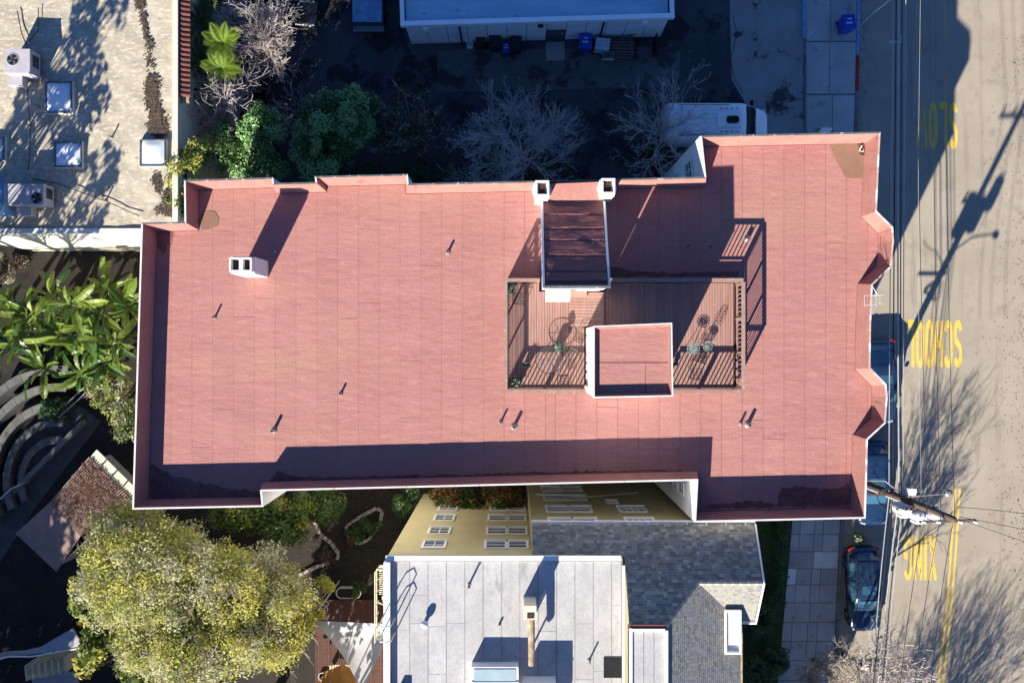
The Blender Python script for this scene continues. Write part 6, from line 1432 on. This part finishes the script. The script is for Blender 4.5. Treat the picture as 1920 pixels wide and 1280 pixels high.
for i in range(nn): j = (i + 1) % nn; b.add([(*ov[i], YARD), (*ov[j], YARD), (*ov[j], YARD + .5), (*ov[i], YARD + .5), (*inn[i], YARD + .5), (*inn[j], YARD + .5), (*inn[i], YARD + .3), (*inn[j], YARD + .3)], [(0, 1, 2, 3), (3, 2, 5, 4), (4, 5, 7, 6)])
part("tub", b, "antenna", t); part("soil_fill", MB().prism(inn, YARD + .25, YARD + .36), "soil", t)
leafy(V(672, 1106, YARD + .3), [Wm(671, 1105, YARD + .7)], [(.35, .45, .35)], "leafy bush growing from the oval metal tub", ["leaf_mid", "leaf_bright"], [.7, .3], 700, .14, 104, 8, .22, name="shrub", cat="shrub", trunk=False)
for k, (px, py_, r_, lb_) in enumerate(((602, 1112, .28, "white round pot standing in the yard left of the metal tub"), (604, 1268, .24, "white ring rimmed pot near the bottom edge below the sail shade"))):
    p = V(px, py_, YARD + .4); t = thing("round_pot", lb_, "pot", (p.x, p.y, YARD)); part("pot_wall", MB().lathe([(r_ * .8, 0), (r_, .42), (r_ * .86, .42), (r_ * .8, .2)], (0, 0, 0), 20), "pale_concrete", t, local=True); part("soil_fill", MB().lathe([(r_ * .8, .2), (r_ * .82, .24)], (0, 0, 0), 16), "soil", t, local=True)
b = MB(); p = G(613, 1134)
for i in range(2): b.tube([(p.x + .13 * math.cos(a), p.y + (.15 if i else -.16) + .13 * math.sin(a), YARD + .24) for a in [2 * math.pi * j / (16 if i else 4) + .785 for j in range(17 if i else 5)]], .025, 5, cap=False)
solo("deck_toy", b, "white_paint", "small white figure eight shape lying on the redwood deck", "toy")
# sail shade
mat("sail", (0.42, 0.42, 0.43), (0.37, 0.37, 0.385), rough=.8, scale=1.5)
SZ = 1.2
s3 = [V(588, 1163, SZ), V(742, 1170, SZ + .3), V(680, 1300, SZ + .1)]; b = MB(); n = 14; idx = {}; vs = []
cen = (s3[0] + s3[1] + s3[2]) / 3
for i in range(n + 1):
    for j in range(n + 1 - i):
        k_ = n - i - j; w0, w1, w2 = i / n, j / n, k_ / n; q_ = s3[0] * w0 + s3[1] * w1 + s3[2] * w2
        pull = 1 - .55 * ((w0 * w1) * 1.0 * 0 + (w0 * w2) * 1.5 + (w1 * w2) * .5); q_ = cen + (q_ - cen) * pull; q_.z -= .5 * 27 * w0 * w1 * w2 * .5; idx[(i, j)] = len(vs); vs.append(q_)
fs = []
for i in range(n):
    for j in range(n - i):
        fs.append((idx[(i, j)], idx[(i + 1, j)], idx[(i, j + 1)]))
        if j < n - i - 1: fs.append((idx[(i + 1, j)], idx[(i + 1, j + 1)], idx[(i, j + 1)]))
b.add(vs, fs); ss = thing("sail_shade", "pale triangular sail shade stretched over the redwood deck", "sail shade", cen); part("cloth", b, "sail", ss, smooth=True)
part("corner_rope", MB().tube([V(588, 1163, SZ), V(592, 1150, SZ + .3), V(597, 1143, SZ + .5)], .012, 5), "wire_pale", ss)
part("mast", MB().tube([(*V(597, 1143, SZ + .5).xy, YARD), V(597, 1143, SZ + .5)], .05, 7), "antenna", ss)
mat("umbrella_orange", (0.5, 0.24, 0.07), (0.42, 0.19, 0.05), scale=2)
p = V(640, 1298, -1.2); t = thing("patio_umbrella", "orange patio umbrella peeking in at the bottom edge", "umbrella", (p.x, p.y, YARD))
b = MB(); nn = 8; vs = [(0, 0, 2.95)] + [(1.45 * math.cos(2 * math.pi * i / nn), 1.45 * math.sin(2 * math.pi * i / nn), 2.45) for i in range(nn)]; b.add(vs, [(0, 1 + i, 1 + (i + 1) % nn) for i in range(nn)]); part("canopy", b, "umbrella_orange", t, local=True); part("pole", MB().tube([(0, 0, .24), (0, 0, 2.94)], .025, 6), "rail_wood", t, local=True)
b = MB()
t = thing("slat_bench", "pale slatted bench beneath the sail shade near the bottom edge", "bench", G(638, 1248))
p = G(640, 1246)
for k in range(8): part("slat", MB().box((p.x - .5 + k * .15, p.y, YARD + .66), (.1, .5, .04)), "cream_metal", t)
for s in (-1, 1): part("leg", MB().box((p.x + s * .5, p.y, YARD + .43), (.08, .45, .42)), "cream_metal", t)

# dead leaves and grit along the gutter and the far side of the street: nobody could count it
rng = np.random.default_rng(5); n1, n2 = 700, 900
yy1 = rng.uniform(-20, 1290, n1); xx1 = np.array([kerb_x(y) for y in yy1]) + 2 + rng.exponential(7, n1)
yy2 = rng.uniform(60, 1290, n2); xx2 = 1925 - rng.exponential(26, n2) - 8 * rng.random(n2)
PX = np.concatenate([xx1, xx2]); PY = np.concatenate([yy1, yy2]); k0 = mpp(0); nn_ = len(PX)
Pm = np.stack([(PX - 960) * k0, -(PY - 640) * k0, np.full(nn_, .012)], 1); an = rng.random(nn_) * 6.28; LL = .035 * (.4 + rng.random(nn_))
T_ = np.stack([np.cos(an), np.sin(an), .15 * rng.random(nn_)], 1) * LL[:, None]; S_ = np.stack([-np.sin(an), np.cos(an), .15 * rng.random(nn_)], 1) * LL[:, None] * .5
vv_ = np.stack([Pm - T_, Pm - S_, Pm + T_, Pm + S_], 1).reshape(-1, 3)
me = np_mesh("street_litter", vv_, np.arange(len(vv_)).reshape(-1, 4)); mats_of(me, "leaf_fallen")
tag(link(bpy.data.objects.new("street_litter", me)), "dead leaves and grit along the gutter and the far side of the street", "litter", kind="stuff")
# leaf litter under the trees of the shaded lot and in the yard
n1, n2 = 2000, 700
PX = np.concatenate([rng.uniform(520, 1320, n1), rng.uniform(560, 780, n2)]); PY = np.concatenate([345 - rng.exponential(45, n1), rng.uniform(910, 1120, n2)]); Z_ = np.concatenate([np.full(n1, .012), np.full(n2, YARD + .0)])
K_ = (CAM_H - Z_) / FPX; nn_ = len(PX); Pm = np.stack([(PX - 960) * K_, -(PY - 640) * K_, Z_], 1); an = rng.random(nn_) * 6.28; LL = .05 * (.4 + rng.random(nn_))
T_ = np.stack([np.cos(an), np.sin(an), .3 * rng.random(nn_)], 1) * LL[:, None]; S_ = np.stack([-np.sin(an), np.cos(an), .3 * rng.random(nn_)], 1) * LL[:, None] * .5
vv_ = np.stack([Pm - T_, Pm - S_, Pm + T_, Pm + S_], 1).reshape(-1, 3)
me = np_mesh("fallen_leaves", vv_, np.arange(len(vv_)).reshape(-1, 4), rng.integers(0, 2, nn_)); mats_of(me, ["leaf_rust", "leaf_brown"])
tag(link(bpy.data.objects.new("fallen_leaves", me)), "fallen leaves strewn under the trees of lot and yard", "leaves", kind="stuff")
